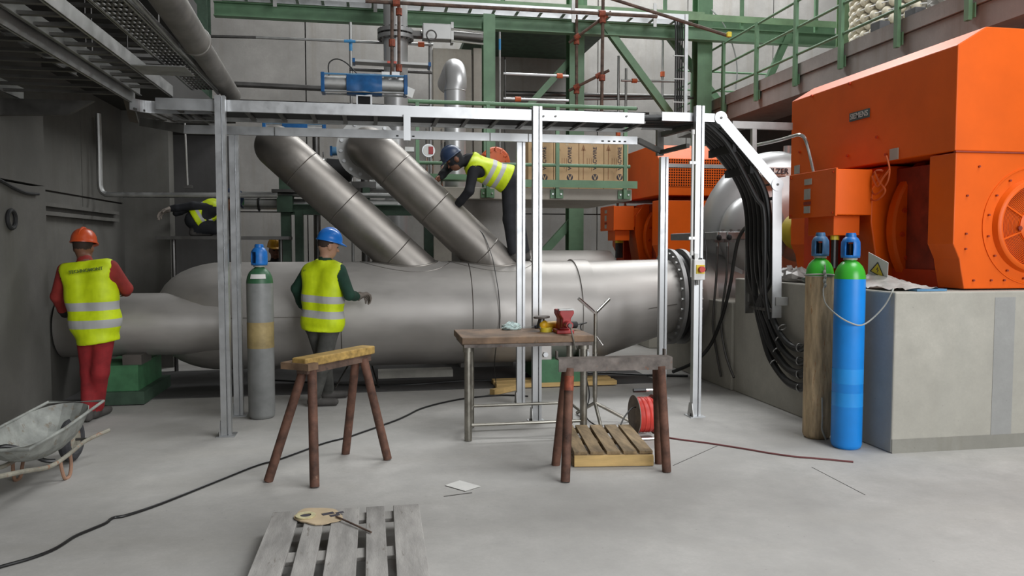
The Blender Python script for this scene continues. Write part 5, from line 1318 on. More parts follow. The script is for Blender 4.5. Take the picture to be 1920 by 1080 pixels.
# dark wall pipes
p, q = S(440, 158, 13.2, 606, 166); tag(MB().cyl(p, q, .045, n=14).build('wall_pipe', 'dark_steel'), 'dark horizontal pipe along the back wall behind the blue actuator', 'pipe')
p, q = S(945, 175, 15.6, 1300, 182); tag(MB().cyl(p, q, .05, n=12).build('wall_pipe', 'dark_steel'), 'dark horizontal pipe along the back wall behind the boxes column', 'pipe')

# ================================================================== STEEL FRAME AND PIPEWORK BEHIND THE LARGE PIPE
gf = thing('pipe_rack', 'dark green steel rack carrying small pipes behind the large pipe', 'pipe rack', (.0, 11.0, 0))
def rk(px0, px1, Y=10.8, z1=None, py=400):
    a_, c_ = Ay(px0, py, Y), Ay(px1, py, Y); return float(a_[0]), float(c_[0])
zg = rail_z(620, 396, 10.8)
for px0, px1 in ((527, 545), (553, 568), (795, 812)):
    a_, c_ = rk(px0, px1); MB().box((a_, 10.75, 0), (c_, 10.9, zg)).build('post', 'green_dark', gf, smooth=0)
a_, c_ = rk(545, 815); MB().ibeam((a_, 10.82, zg + .02), (c_, 10.82, zg + .02), .14, .12, .014).build('beam', 'green_dark', gf, smooth=0)
a_, c_ = rk(521, 576); MB().box((a_, 10.7, zg - .02), (a_ + .2, 10.95, zg + .2)).build('bracket', 'green_dark', gf, smooth=0)
MB().box((a_ + .03, 10.7, zg + .28), (c_ - .02, 11.0, zg + .75)).build('stool', 'green_dark', gf, smooth=0)
MB().box((a_ - .06, 10.65, zg + .24), (c_ + .05, 11.05, zg + .28)).build('stool_plate', 'dark_steel', gf, smooth=0)
gp_ = thing('rack_pipe', 'horizontal grey pipe lying on the green rack behind the inclined branches', 'pipe', (.2, 10.9, 1.9))
p, q = S(442, 382, 10.95, 745, 384); q[2] = p[2]
MB().cyl(p, q, .075, n=24).build('pipe', 'galvanised_dull', gp_)
MB().cyl(p + A(0, -.03, .13), q + A(.1, -.03, .13), .035, n=16).build('thin_pipe', 'galvanised_dull', gp_)
for t in (.14, .33): c = p + (q - p) * t; MB().torus(c, (1, 0, 0), .085, .015, 20, 6).build('clamp', 'black_matte', gp_)
c = p + (q - p) * .02; MB().box(c + A(-.02, -.09, -.02), c + A(.08, -.07, .06)).build('green_tag', 'cyl_dkgreen', gp_, smooth=0)
p2_, q2_ = S(668, 350, 11.5, 748, 352); MB().cyl(p2_, q2_, .11, n=24).build('upper_pipe', 'galvanised_dull', gp_)
MB().bar(Ay(687, 352, 11.0), Ay(687, 400, 11.0), .10, .12, (0, 1, 0)).build('pipe_stand', 'green_dark', gp_, smooth=0)
MB().box(Ay(660, 348, 11.05) - A(0, 0, .03), Ay(705, 343, 11.25)).build('stand_plate', 'dark_steel', gp_, smooth=0)
bm_ = thing('black_motor', 'black round motor body behind the gap between the inclined branches', 'motor', Ay(635, 330, 10.6))
p, q = S(612, 318, 10.7, 656, 326); q[2] = p[2] - .02
MB().lathe(p, q - p, [(0, .1), (0, .15), (.3, .15), (.33, .13), (.36, .05)], 28).build('body', 'black_matte', bm_)
MB().cyl(p + A(-.45, .1, .06), p + A(.05, .02, .03), .12, n=24).build('pipe', 'galvanised_dull', bm_)
c = (p + q) / 2; MB().box((c[0] - .08, 10.6, zg + .1), (c[0] + .08, 10.8, c[2] - .1)).build('foot', 'green_dark', bm_, smooth=0)
vg = thing('chrome_valve', 'small bright chrome valve between the two inclined branches', 'valve', Ay(606, 300, 10.3))
q = Ay(606, 302, 10.68)
MB().ball(q, (.03, .03, .045), 12, 8).build('body', 'chrome', vg); MB().cyl(q, q + A(0, 0, .12), .008, n=8).build('stem', 'chrome', vg)
MB().cyl(q + A(-.045, 0, 0), q + A(.045, 0, 0), .02, n=10).build('port', 'chrome', vg); MB().cyl(q + A(.02, 0, -.62), q + A(.02, 0, -.03), .02, n=10).build('pipe', 'chrome', vg)
lb_ = thing('pale_blue_actuator', 'small pale blue valve actuator left of the bolted branch flange', 'actuator', Ay(640, 282, 10.9))
q = Ay(638, 284, 10.9); MB().cyl(q + A(-.12, 0, 0), q + A(.12, 0, .01), .06, n=18).build('barrel', 'actuator_blue_pale', lb_)
for s in (-1, 1): MB().box(q + A(s * .12 - .015, -.065, -.065), q + A(s * .12 + .015, .065, .065)).build('end_block', 'actuator_blue', lb_, smooth=0)
MB().cyl(q + A(0, 0, -.4), q + A(0, 0, -.05), .03, n=10).build('stem', 'dark_steel', lb_)
# bright gauges and pipes right of the second branch
gg = thing('gauge_panel', 'round glass gauge on thin bright pipes left of the bending worker', 'gauge', Ay(805, 285, 10.4))
q = Ay(803, 283, 10.3); MB().cyl(q, q + A(0, -.05, 0), .085, n=28).build('housing', 'galvanised', gg); MB().cyl(q + A(0, -.05, 0), q + A(0, -.055, 0), .07, n=28).build('dial', 'plastic_white', gg)
MB().box(q + A(.0, -.06, -.05), q + A(.06, -.052, .05)).build('red_mark', 'vice_red', gg, smooth=0)
for dx in (.06, .18, -.02): MB().cyl(q + A(dx, .05, -.9), q + A(dx, .05, .3), .014, n=8).build('pipe', 'chrome', gg)
MB().tube([q + A(.22, 0, .12), q + A(.2, 0, -.08), q + A(.08, -.02, -.17), q + A(-.08, -.02, -.14)], .012, 8, 5).build('hose', 'black_rubber', gg)
MB().box(q + A(-.3, .1, .0), q + A(-.18, .2, .06)).build('junction_box', 'plastic_white', gg, smooth=0)
p, q = S(785, 332, 10.2, 880, 334); tag(MB().bar(p, q, .3, .07).build('green_ledge', 'green_paint', smooth=0), 'flat green steel ledge beyond the hand of the bending worker', 'ledge')
# floor rods and plank under the pipe
tag(MB().box((.05, 9.35, .013), (.95, 9.55, .10)).build('pale_plank', 'label_grey', smooth=0), 'pale plank lying in the shade under the large pipe', 'plank')
for k, (x0_, x1, m_) in enumerate(((.12, .30, 'chrome'), (.48, .40, 'dark_steel'), (.60, .50, 'dark_steel'))):
    p = A(x0_ - .55, 8.75, .02); q = A(x1 - .55, 9.3, .28)
    tag(MB().cyl(p, q, .010, n=8).build('leaning_rod', m_), ['bright thin rod leaning under the large pipe', 'dark thin rod leaning under the large pipe beside the bright one', 'dark thin rod under the large pipe farther from the bright one'][k], 'rod')
# left side: conduits, hanger rod, coil
cd = tag(MB().tube([Ay(184, 213, 9.6), Ay(186, 280, 9.6), Ay(187, 335, 9.6), Ay(189, 354, 9.6), Ay(196, 363, 9.6), Ay(212, 365, 9.6), Ay(300, 366, 9.6), Ay(420, 366, 9.6), Ay(520, 366, 9.6)], .032, 10, 5).build('grey_conduit', 'galvanised_dull'), 'grey conduit dropping down and bending along past the crouching worker', 'conduit')
hr = thing('hanger_rod', 'thin white rod hanging from the curved tray down to the conduit', 'rod', Ay(350, 300, 9.3))
p, q = S(345, 196, 8.4, 352, 350, 9.4); MB().cyl(p, q, .009, n=8).build('rod', 'plastic_white', hr); MB().box(q - A(.04, .03, .02), q + A(.05, .03, .02)).build('foot', 'dark_steel', hr, smooth=0)
wl_ = thing('wall_ledge', 'pair of thin concrete ledges along the dark wall', 'ledge', (-3.1, 9, 1.9))
for py in (385, 402):
    p, q = Ax(78, py - 3, -3.14), Ax(218, py + 24 if py < 400 else py + 10, -3.14)
    MB().bar(p, A(q[0], q[1], p[2]), .07, .04).build('ledge', 'left_concrete', wl_, smooth=0)
tag(MB().torus(Ax(22, 411, -2.985), (1, 0, .0), .075, .018, 26, 8).build('cable_coil', 'black_matte'), 'dark cable coil hanging on the concrete pillar', 'cable')
tag(MB().tube([Ax(-30, 326, -2.98), Ax(0, 338, -2.98), Ax(25, 352, -2.98), Ax(50, 362, -2.98), Ax(72, 364, -2.98)], .014, 6, 5).build('wall_cable', 'black_matte'), 'dark cable running across the concrete pillar', 'cable')
p, q = S(27, 185, 6.9, 30, 252, 6.9); tag(MB().box((-2.985, 6.75, q[2]), (-2.95, 6.87, p[2])).build('wall_strut', 'galvanised_dull', smooth=0), 'short galvanised strut fixed on the concrete pillar', 'strut')
wkp = thing('work_plank', 'scaffold plank under the crouching worker behind the pipe', 'plank', Ay(360, 445, 10.4))
p, q = S(300, 446, 10.4, 545, 446); q[2] = p[2]
MB().bar(p, q, .45, .04).build('board', 'dark_steel', wkp, smooth=0)
for t in (.1, .5, .92): c = p + (q - p) * t; MB().cyl((c[0], 10.4, 0), (c[0], 10.4, c[2]), .025, n=8).build('leg', 'dark_steel', wkp)
PLANK_Z = p[2] + .02

# ================================================================== BALLS ON THE PLATFORM
ball_c = A(8.45, 10.95, 0)
ct = Ay(1728, 40, ball_c[1]); ball_c[0] = ct[0]; R_ = .98
br = thing('ball_stack', 'round stack of cream balls strung on white cords up on the high platform', 'ball stack', (ball_c[0], ball_c[1], ztop))
MB().cyl((ball_c[0], ball_c[1], ztop + .002), (ball_c[0], ball_c[1], ztop + 2.3), R_ - .05, n=48).build('core', 'label_grey', br)
proto = None; nrow, ncol = 13, 30
for k in range(nrow):
    z_ = ztop + .40 + k * .125
    for i in range(ncol):
        a = 2 * math.pi * (i + (.5 if k % 2 else 0)) / ncol
        if math.sin(a) > .25 and not math.cos(a) < -.6: continue          # far side, never seen
        if proto is None:
            proto = MB().ball(br.location, .072, 12, 8).build('ball', 'ball_cream', br, smooth=80); o = proto
        else: o = proto.copy(); COL.objects.link(o); o.parent = br
        o.location = (R_ * math.cos(a), R_ * math.sin(a), z_ - ztop)
    MB().torus((ball_c[0], ball_c[1], z_), (0, 0, 1), R_ + .045, .009, 48, 6).build('cord', 'plastic_white', br)
for px, py, lbl in ((1650, 56, 'dark grey box on the platform edge below the cream balls, farther box'), (1716, 32, 'dark grey box on the platform edge below the cream balls, nearer the orange motor')):
    q = Ax(px, py, PX + .25); tag(MB().box((q[0] - .08, q[1] - .10, ztop), (q[0] + .08, q[1] + .10, q[2] + .10)).build('grey_box', 'band_grey', smooth=0, bevel=.01), lbl, 'box')
crumple('debris_bag', 'crumpled bag and scraps on the platform edge beyond the cream balls', A(PX + .45, float(Ax(1780, 5, PX + .4)[1]), ztop + .01), .3, .22, .3, 'plastic_sheet', 21, 'bag')
gpn = thing('green_upper_column', 'green column by the stack of cream balls on the high platform', 'column', (7.6, 12.6, ztop))
q = Ay(1584, 60, 12.3); MB().ibeam((q[0], 12.3, ztop), (q[0], 12.3, 9.5), .2, .2, .018, up=(0, 1, 0)).build('section', 'green_light', gpn, smooth=0)
MB().box((q[0] - .16, 12.15, ztop), (q[0] + .16, 12.45, ztop + .02)).build('base_plate', 'green_light', gpn, smooth=0)

# ================================================================== PEOPLE
def sd_cone(P, a, b, ra, rb):
    ba = (b - a).astype(np.float32); L = float(ba @ ba) + 1e-9
    pa = P - a.astype(np.float32)
    h = np.clip((pa @ ba) / L, 0, 1)
    return np.linalg.norm(pa - h[..., None] * ba, axis=-1) - (ra + (rb - ra) * h)
def sd_ell(P, c, r, axes):
    q = (P - c.astype(np.float32)) @ np.stack(axes, 1).astype(np.float32)
    k = np.linalg.norm(q / np.asarray(r, np.float32), axis=-1)
    return (k - 1) * float(min(r))
def sdf(P, pr):
    return sd_cone(P, *pr[1:5]) if pr[0] == 'c' else sd_ell(P, *pr[1:4])
def smin(a, b, k):
    h = np.clip(.5 + .5 * (b - a) / k, 0, 1)
    return b + (a - b) * h - k * h * (1 - h)
def union(P, prims):
    D = None
    for pr in prims:
        d = sdf(P, pr); D = d if D is None else smin(D, d, pr[-1])
    return D
def surface_net(fn, lo, hi, h):
    n = [int(math.ceil((hi[i] - lo[i]) / h)) + 1 for i in range(3)]
    ax = [np.arange(n[i], dtype=np.float32) * h + lo[i] for i in range(3)]
    G = np.stack(np.meshgrid(*ax, indexing='ij'), -1)
    D = fn(G)
    D = np.where(np.abs(D) < 1e-6, 1e-6, D)
    S = D < 0
    cor = [(i, j, k) for i in (0, 1) for j in (0, 1) for k in (0, 1)]
    sl = lambda a, c: a[c[0]:n[0] - 1 + c[0], c[1]:n[1] - 1 + c[1], c[2]:n[2] - 1 + c[2]]
    cnt = sum(sl(S, c).astype(np.int8) for c in cor)
    act = (cnt > 0) & (cnt < 8)
    idx = np.full(act.shape, -1, np.int64); N_ = int(act.sum()); idx[act] = np.arange(N_)
    cell = np.argwhere(act)
    vals = {c: sl(D, c)[act] for c in cor}
    acc = np.zeros((N_, 3)); w = np.zeros(N_)
    for c in cor:
        for d in range(3):
            if c[d] == 0:
                c2 = tuple(1 if i == d else c[i] for i in range(3))
                a, b = vals[c], vals[c2]; m = (a < 0) != (b < 0)
                t = np.where(m, a / np.where(m, a - b, 1), 0)
                p = np.tile(np.array(c, float), (N_, 1)); p[:, d] += t
                acc[m] += p[m]; w[m] += 1
    V = (cell + acc / w[:, None]) * h + np.array(lo)
    F = []
    for d in range(3):
        u, v = (d + 1) % 3, (d + 2) % 3
        s0 = [slice(None)] * 3; s1 = [slice(None)] * 3
        s0[d] = slice(0, n[d] - 1); s1[d] = slice(1, n[d])
        for e in (u, v): s0[e] = slice(1, n[e] - 1); s1[e] = slice(1, n[e] - 1)
        A0, A1 = S[tuple(s0)], S[tuple(s1)]
        for flip, mask in ((False, A0 & ~A1), (True, ~A0 & A1)):
            e = np.argwhere(mask)
            if not len(e): continue
            e[:, u] += 1; e[:, v] += 1
            def at(du, dv):
                q = e.copy(); q[:, u] -= du; q[:, v] -= dv; return idx[q[:, 0], q[:, 1], q[:, 2]]
            quad = np.stack([at(1, 1), at(0, 1), at(0, 0), at(1, 0)], 1)
            F.append(quad[:, ::-1] if flip else quad)
    F = np.concatenate(F)
    F = F[(F >= 0).all(1)]
    return V, F
def mesh_obj(name, V, F, mats, fmat, parent, attr=None):
    me = bpy.data.meshes.new(name)
    me.from_pydata([tuple(p) for p in (V - BASE[parent.name])], [], [tuple(int(i) for i in f) for f in F])
    for m in mats: me.materials.append(M[m])
    if fmat is not None: me.polygons.foreach_set('material_index', fmat.astype(np.int32))
    me.polygons.foreach_set('use_smooth', [True] * len(me.polygons))
    if attr is not None:
        at = me.attributes.new('band', 'FLOAT', 'POINT'); at.data.foreach_set('value', attr.astype(np.float32))
    o = bpy.data.objects.new(name, me); COL.objects.link(o); o.parent = parent; BASE[o.name] = BASE[parent.name]
    return o
def hand_mesh(parent, wrist, d, palm_n, thumb_side, mat, curl=.9, scale=1.0, name='hand'):
    """palm plus four fingers and a thumb; d points along the hand, palm_n out of the palm"""
    d = nrm(d); n = nrm(palm_n - d * np.dot(palm_n, d)); s = np.cross(d, n)
    if np.dot(s, thumb_side) < 0: s = -s
    k = scale; pr = []
    def P_(x, y, z): return wrist + (d * x + s * y + n * z) * k
    pr.append(('c', P_(-.03, 0, 0), P_(.03, 0, 0), .027 * k, .03 * k, .02))
    pr.append(('c', P_(.02, .022, 0), P_(.085, .03, 0), .018 * k, .015 * k, .015))
    pr.append(('c', P_(.02, 0, 0), P_(.09, .01, 0), .018 * k, .015 * k, .015))
    pr.append(('c', P_(.02, -.02, 0), P_(.08, -.026, 0), .018 * k, .014 * k, .015))
    for y, L, a0 in ((.032, .042, 0), (.011, .048, .05), (-.010, .044, .08), (-.029, .034, .12)):
        p = P_(.09, y, 0); a = curl * .45 + a0; q = p + (d * math.cos(a) + n * math.sin(a)) * L * k
        a2 = a + curl * .7; q2 = q + (d * math.cos(a2) + n * math.sin(a2)) * L * .68 * k
        a3 = a2 + curl * .5; q3 = q2 + (d * math.cos(a3) + n * math.sin(a3)) * L * .5 * k
        pr += [('c', p, q, .0098 * k, .009 * k, .004), ('c', q, q2, .009 * k, .0083 * k, .004), ('c', q2, q3, .0083 * k, .0072 * k, .004)]
    t0 = P_(.02, .03, .005); t1 = P_(.055, .058, .015); t2 = P_(.085, .060, .03)
    pr += [('c', t0, t1, .013 * k, .0105 * k, .008), ('c', t1, t2, .0105 * k, .0085 * k, .004)]
    pts = np.array([q for x in pr for q in (x[1], x[2])]); lo, hi = pts.min(0) - .035, pts.max(0) + .035
    V, F = surface_net(lambda G: union(G, pr), lo, hi, .0045)
    return mesh_obj(name, V, F, [mat], None, parent)
def hard_hat(parent, c, f, u, mat, s=1.0):
    f = nrm(f); u = nrm(u - f * np.dot(u, f)); r = np.cross(f, u); vs = []; fs = []; n = 32; m = 8
    def pt(a, rad_k, h):
        ca, sa = math.cos(a), math.sin(a)
        return c + (f * ca * .128 * rad_k + r * sa * .106 * rad_k + u * h) * s
    for k in range(m + 1):
        t = math.pi / 2 * k / m
        for i in range(n): vs.append(pt(2 * math.pi * i / n, math.cos(t) ** .8 if k < m else .01, .022 + .118 * math.sin(t)))
    base = len(vs)
    for i in range(n):
        a = 2 * math.pi * i / n; vis = max(0, math.cos(a)) ** 3
        vs.append(pt(a, 1.06 + .36 * vis, .012 - .012 * vis))
    for i in range(n):
        a = 2 * math.pi * i / n; vis = max(0, math.cos(a)) ** 3
        vs.append(pt(a, 1.05 + .35 * vis, .004 - .012 * vis))
    for i in range(n): vs.append(pt(2 * math.pi * i / n, .96, .006))
    for k in range(m):
        for i in range(n):
            j = (i + 1) % n; fs.append((k * n + i, k * n + j, (k + 1) * n + j, (k + 1) * n + i))
    for ring0, ring1 in ((0, base), (base, base + n), (base + n, base + 2 * n)):
        for i in range(n):
            j = (i + 1) % n; fs.append((ring0 + i, ring1 + i, ring1 + j, ring0 + j))
    b = MB(); b.add(vs, fs)
    hat = b.build('hard_hat', mat, parent, smooth=60)
    rid = [c + (f * .118 * math.cos(t) + u * (.026 + .118 * math.sin(t))) * s for t in np.linspace(.35, math.pi - .35, 12)]
    MB().tube(rid, .011 * s, 8).build('ridge', mat, hat)
    return hat
def person(label, J, col, hat, vest=True, headf=(0, 1, 0), headu=(0, 0, 1), lean=None, h=.0115, hem=0.0, tweak=1.0, seat=None):
    """one continuous body from joints; clothes colours follow the limb they cover"""
    base = seat if seat is not None else np.array([(J['ankL'][0] + J['ankR'][0]) / 2, (J['ankL'][1] + J['ankR'][1]) / 2, min(J['toeL'][2], J['toeR'][2]) - .035])
    root = thing('person', label, 'person', base)
    f = nrm(headf); u = nrm(np.asarray(headu, float) - f * np.dot(headu, f)); r = np.cross(f, u)
    hc = J['head']; ca = [r, f, u]
    pel = (J['hipL'] + J['hipR']) / 2; nk = J['neck']; sm = (J['shL'] + J['shR']) / 2
    hw = nrm(J['hipR'] - J['hipL']); sw_ = nrm(J['shR'] - J['shL'])
    up_ = nrm(nk - pel)
    tor = []
    tw = tweak
    tor.append(('c', J['hipL'] + up_ * .03, J['hipR'] + up_ * .03, .115 * tw, .115 * tw, .05))
    for s in (-1, 1):
        hp_ = pel + hw * s * .075 + up_ * .05; sp = sm + sw_ * s * .10 - up_ * .06
        mid = (hp_ + sp) / 2
        tor += [('c', hp_, mid, .108 * tw, .105 * tw, .07), ('c', mid, sp, .105 * tw, .108 * tw, .07)]
    tor.append(('c', J['shL'] * .80 + sm * .20 - up_ * .015, J['shR'] * .80 + sm * .20 - up_ * .015, .068, .068, .06))
    mats = list(dict.fromkeys([col['top'], col['leg'], col['skin'], col['hair'], col['boot'], 'eye_dark', 'lip', col.get('cuff', col['top']), col.get('hood', col['skin'])]))
    P = [(x, col['top'] if i else col['leg']) for i, x in enumerate(tor)]
    for sd_ in 'LR':
        s_, e_, w_ = J['sh' + sd_], J['el' + sd_], J['wr' + sd_]
        P.append((('c', s_, e_, .066, .054, .035), col['top'])); 
        cu = e_ * .25 + w_ * .75
        P.append((('c', e_, cu, .055, .046, .02), col['top'])); P.append((('c', cu, w_, .047, .042, .02), col.get('cuff', col['top'])))
        h_, k_, a_, t_ = J['hip' + sd_], J['kn' + sd_], J['ank' + sd_], J['toe' + sd_]
        P.append((('c', h_, k_, .098 * tw, .074, .04), col['leg'])); P.append((('c', k_, a_ + nrm(k_ - a_) * .04, .074, .062, .03), col['leg']))
        heel = a_ + A(0, 0, t_[2] - a_[2]) - nrm((t_ - a_) * A(1, 1, 0)) * .035
        P.append((('c', heel, t_, .040, .037, .02), col['boot'])); P.append((('c', a_ + A(0, 0, .03), a_ * .5 + heel * .5, .052, .046, .02), col['boot']))
    P.append((('c', nk - up_ * .05, nk * .85 + (hc - u * .06) * .15, .070, .060, .03), col['top']))
    P.append((('c', nk, hc - u * .06 - f * .01, .056, .054, .025), col.get('hood', col['skin'])))
    head = [(('e', hc + u * .012 - f * .008, (.077, .096, .112), ca, .02), col.get('hood', col['skin'])),
            (('e', hc + f * .034 - u * .062, (.053, .056, .056), ca, .03), col['skin']),
            (('c', hc + f * .088 - u * .002, hc + f * .108 - u * .030, .010, .014, .010), col['skin']),
            (('e', hc + f * .078 + u * .022, (.055, .018, .012), ca, .02), col['skin']),
            (('e', hc + f * .078 - u * .055, (.024, .012, .010), ca, .006), 'lip'),
            (('e', hc - f * .022 + u * .03, (.081, .092, .10), ca, .008), col['hair'])]
    for s in (-1, 1):
        head.append((('e', hc + r * s * .077 - u * .012 - f * .005, (.014, .022, .034), ca, .006), col['skin']))
        head.append((('e', hc + f * .083 + r * s * .031 + u * .004, (.013, .010, .008), ca, .003), 'eye_dark'))
    if col.get('bald'): head = [x for x in head if x[1] != col['hair'] or x[0][0] != 'e']
    P += head
    prims = [x[0] for x in P]
    allp = np.array([q for q in J.values()] + [hc + u * .13, hc - u * .13])
    lo, hi = allp.min(0) - .16, allp.max(0) + .16
    lo[2] = max(lo[2], base[2] - .02)
    V, F = surface_net(lambda G: union(G, prims), lo, hi, h)
    fc = V[F].mean(1).astype(np.float32)
    dist = np.stack([sdf(fc, x) for x in prims], 1)
    pick = dist.argmin(1); mid_ = np.array([mats.index(x[1]) for x in P])
    mesh_obj('body', V, F, mats, mid_[pick], root)
    if hat: hard_hat(root, hc + u * .035, f, u, hat)
    if vest:
        axis = up_; z0 = float(np.dot(pel - axis * hem, axis)); z1 = float(np.dot(nk + axis * .015, axis))
        arms = []
        for s_, sg in (('L', -1), ('R', 1)):
            s0 = J['sh' + s_] + sw_ * sg * .012 - up_ * .02
            arms.append(('c', s0 - up_ * .03, s0 + sw_ * sg * .2 - up_ * .09, .078, .12, .02))
        vt = tor + [('c', pel - axis * (hem * .8), pel, .155 * tw, .125 * tw, .06), ('c', J['shL'] * .8 + sm * .2, nk - up_ * .03, .05, .06, .04), ('c', J['shR'] * .8 + sm * .2, nk - up_ * .03, .05, .06, .04)]
        def vfn(G):
            D = union(G, vt) - .020
            t = G @ axis.astype(np.float32)
            D = np.maximum(D, z0 - t)
            D = np.maximum(D, t - z1)
            for a in arms: D = np.maximum(D, -sdf(G, a))
            D = np.maximum(D, -(np.linalg.norm(G - (nk + axis * .055).astype(np.float32), axis=-1) - .085))
            return D
        pts = np.array([J['hipL'], J['hipR'], J['shL'], J['shR'], nk, pel - axis * hem]); lo, hi = pts.min(0) - .24, pts.max(0) + .24
        V, F = surface_net(vfn, lo, hi, h)
        band = (V @ axis - z0) / (z1 - z0)
        if lean is not None: band = band + V @ np.asarray(lean) - float(np.dot(pel, lean))
        mesh_obj('vest', V, F, ['vest_yellow'], None, root, band)
    return root
def J_(**k): return {n: (np.array(v, float) if isinstance(v, np.ndarray) else Ay(*v)) for n, v in k.items()}
def on(p, z): p = np.array(p, float); p[2] = z; return p

# worker in red by the dark wall, back to the camera
j = J_(head=(157, 464, 7.62), neck=(160, 492, 7.56), shL=(122, 507, 7.58), shR=(208, 501, 7.54), elL=(107, 556, 7.66), elR=(237, 541, 7.62), wrL=(122, 588, 7.84), wrR=(236, 548, 7.86),
       hipL=(163, 612, 7.58), hipR=(197, 607, 7.56), knL=(168, 697, 7.62), knR=(188, 697, 7.56))
j['ankL'] = on(Az(166, 790), .09); j['ankR'] = on(Az(182, 784), .09); j['toeL'] = on(j['ankL'] + A(-.02, .19, 0), .042); j['toeR'] = on(j['ankR'] + A(.04, .19, 0), .042)
red = person('person in red workwear, orange helmet and yellow vest at the narrow pipe, back turned', j, dict(top='jacket_red', leg='trouser_red', skin='skin_dark', hair='hair', boot='boot', cuff='cuff_black'), 'helmet_orange', headf=(.05, 1, -.12), hem=.16, lean=(.12, 0, 0), tweak=1.02)
hand_mesh(red, j['wrL'], A(.1, .9, -.2), A(.8, 0, -.5), A(0, 0, 1), 'glove_grey', .8); hand_mesh(red, j['wrR'], A(-.3, .9, 0), A(-.8, -.2, -.3), A(0, 0, 1), 'glove_grey', .8)
bx_ = Ay(158, 507, 7.40)
text_part('TECHNOMONT', .040, 'print_green', red, bx_ + A(.02, -.022, 0), (1, -.04, .13), (-.12, .05, 1), name='back_print', extrude=.006)
for s, px, py in ((-1, 105, 553), (1, 240, 533)):
    pass

# worker in the blue helmet at the pipe
j = J_(head=(616, 461, 7.92), neck=(609, 489, 7.92), shL=(578, 508, 8.02), shR=(637, 507, 7.86), elL=(556, 541, 8.10), elR=(655, 553, 7.78), wrL=(566, 572, 8.24), wrR=(668, 556, 7.97),
       hipL=(590, 609, 8.0), hipR=(620, 610, 7.90), knL=(609, 684, 8.06), knR=(604, 688, 7.86))
j['ankL'] = on(Az(616, 748), .09); j['ankR'] = on(Az(590, 762), .09); j['toeL'] = on(j['ankL'] + A(.17, .03, 0), .042); j['toeR'] = on(j['ankR'] + A(.20, -.01, 0), .042)
blu = person('person in a bright blue helmet, green sweater and yellow vest touching the large pipe', j, dict(top='jacket_green', leg='trouser_grey', skin='skin', hair='hair', boot='boot'), 'helmet_blue', headf=(.93, .32, -.22), headu=(.2, .05, 1), hem=.05, tweak=1.0)
hand_mesh(blu, j['wrR'] + A(.01, .02, 0), A(.55, .80, .12), A(.1, -.3, -1), A(-1, .5, 0), 'glove_grey', 1.25, 1.35, 'glove'); hand_mesh(blu, j['wrL'], A(.4, .5, -.7), A(1, 0, 0), A(0, 1, 0), 'glove_grey', .7, 1.1, 'glove')
bx_ = Ay(590, 508, 7.80)
text_part('TECHNOMONT', .030, 'print_green', blu, Ay(588, 509, 7.885), (.90, -.30, -.05), (0.02, .05, 1), name='back_print', extrude=.006)

# worker bending over on top of the large pipe
zp = PZ + PR
j = J_(head=(852, 300, 9.0), neck=(884, 297, 9.02), shL=(888, 318, 8.84), shR=(878, 298, 9.20), elL=(880, 358, 8.78), elR=(842, 313, 9.20), wrL=(858, 384, 8.86), wrR=(826, 332, 9.08),
       hipL=(955, 342, 8.94), hipR=(962, 338, 9.12), knL=(955, 412, 8.90), knR=(972, 410, 9.12))
j['ankL'] = Ay(963, 476, 8.86); j['ankR'] = Ay(984, 474, 9.10); j['ankL'][2] = zp + .075; j['ankR'][2] = zp + .085
j['toeL'] = on(j['ankL'] + A(-.15, .02, 0), zp + .028); j['toeR'] = on(j['ankR'] + A(-.15, .0, 0), zp + .036)
ben = person('person in black overalls and yellow vest bending over on top of the large pipe', j, dict(top='overall_black', leg='overall_black', skin='skin_dark', hair='overall_black', boot='boot', hood='overall_black'), 'helmet_navy', headf=(-.80, -.12, -.60), headu=(-.62, 0, .78), hem=-.05, tweak=.98,
       seat=A(j['ankL'][0], 9.0, zp))
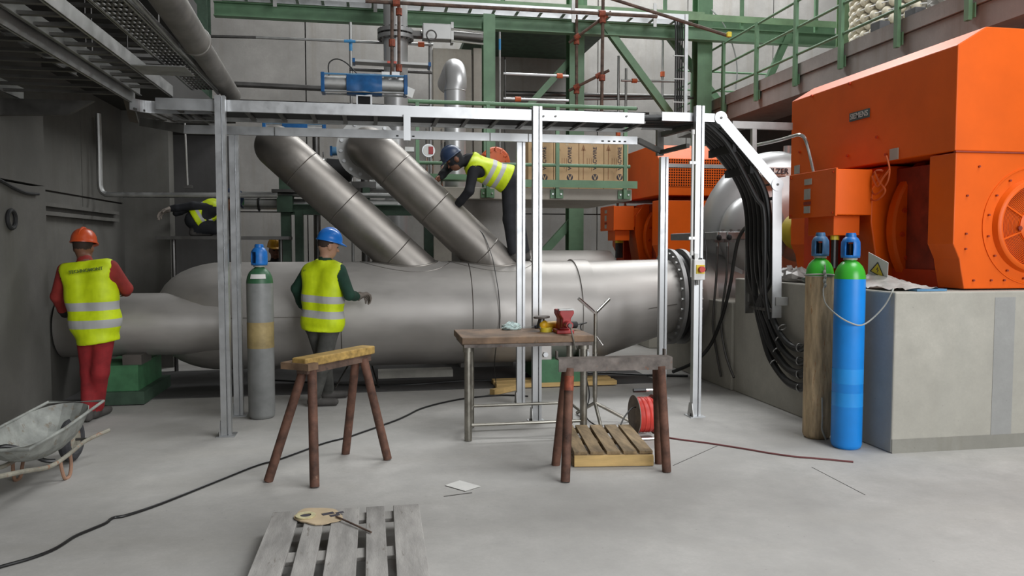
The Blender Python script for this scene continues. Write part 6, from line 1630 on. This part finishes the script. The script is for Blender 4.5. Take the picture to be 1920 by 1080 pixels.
hand_mesh(ben, j['wrR'], A(-.7, -.2, -.6), A(-.3, -.5, -.8), A(.2, -1, 0), 'skin_dark', .5); hand_mesh(ben, j['wrL'], A(-.5, .1, -.8), A(-.8, .1, .3), A(0, 1, .2), 'glove_grey', .5)

# worker crouching on the plank
j = J_(head=(432, 377, 10.45), neck=(414, 386, 10.45), shL=(404, 385, 10.62), shR=(402, 393, 10.30), elL=(362, 386, 10.64), elR=(362, 386, 10.26), wrL=(330, 400, 10.6), wrR=(322, 391, 10.26),
       hipL=(366, 412, 10.52), hipR=(362, 414, 10.32), knL=(405, 425, 10.56), knR=(402, 428, 10.30))
for s in 'LR':
    j['ank' + s] = on(j['hip' + s] + A(.02, 0, 0), PLANK_Z + .09); j['toe' + s] = on(j['ank' + s] + A(.17, 0, 0), PLANK_Z + .042)
cro = person('person in dark clothes and yellow vest crouching on the plank behind the aluminium posts', j, dict(top='overall_black', leg='overall_black', skin='skin_dark', hair='hair', boot='boot'), 'helmet_navy', headf=(.7, .2, -.6), hem=-.02, tweak=.95, h=.014)
hand_mesh(cro, j['wrR'], A(-.9, -.1, -.4), A(-.3, -.3, -.9), A(0, -1, .2), 'glove_grey', .7, 1.2, 'glove')

# worker standing behind the pipe, only helmet and face showing
q = Ay(516, 472, 11.35); gx, gy = q[0], q[1]
def B(dx, dy, z): return A(gx + dx, gy + dy, z)
j = dict(head=B(0, 0, 1.55), neck=B(0, .01, 1.40), shL=B(.17, .0, 1.33), shR=B(-.17, .0, 1.33), elL=B(.24, -.03, 1.06), elR=B(-.24, -.03, 1.06), wrL=B(.20, -.2, .92), wrR=B(-.20, -.2, .92), hipL=B(.08, .02, .86), hipR=B(-.08, .02, .86),
         knL=B(.09, 0, .48), knR=B(-.09, 0, .48), ankL=B(.09, .02, .09), ankR=B(-.09, .02, .09), toeL=B(.1, -.16, .042), toeR=B(-.1, -.16, .042))
yel = person('person in a yellow helmet standing half hidden behind the large pipe', j, dict(top='overall_black', leg='overall_black', skin='skin_dark', hair='hair', boot='boot'), 'helmet_yellow', vest=False, headf=(.25, -1, -.1), h=.014)
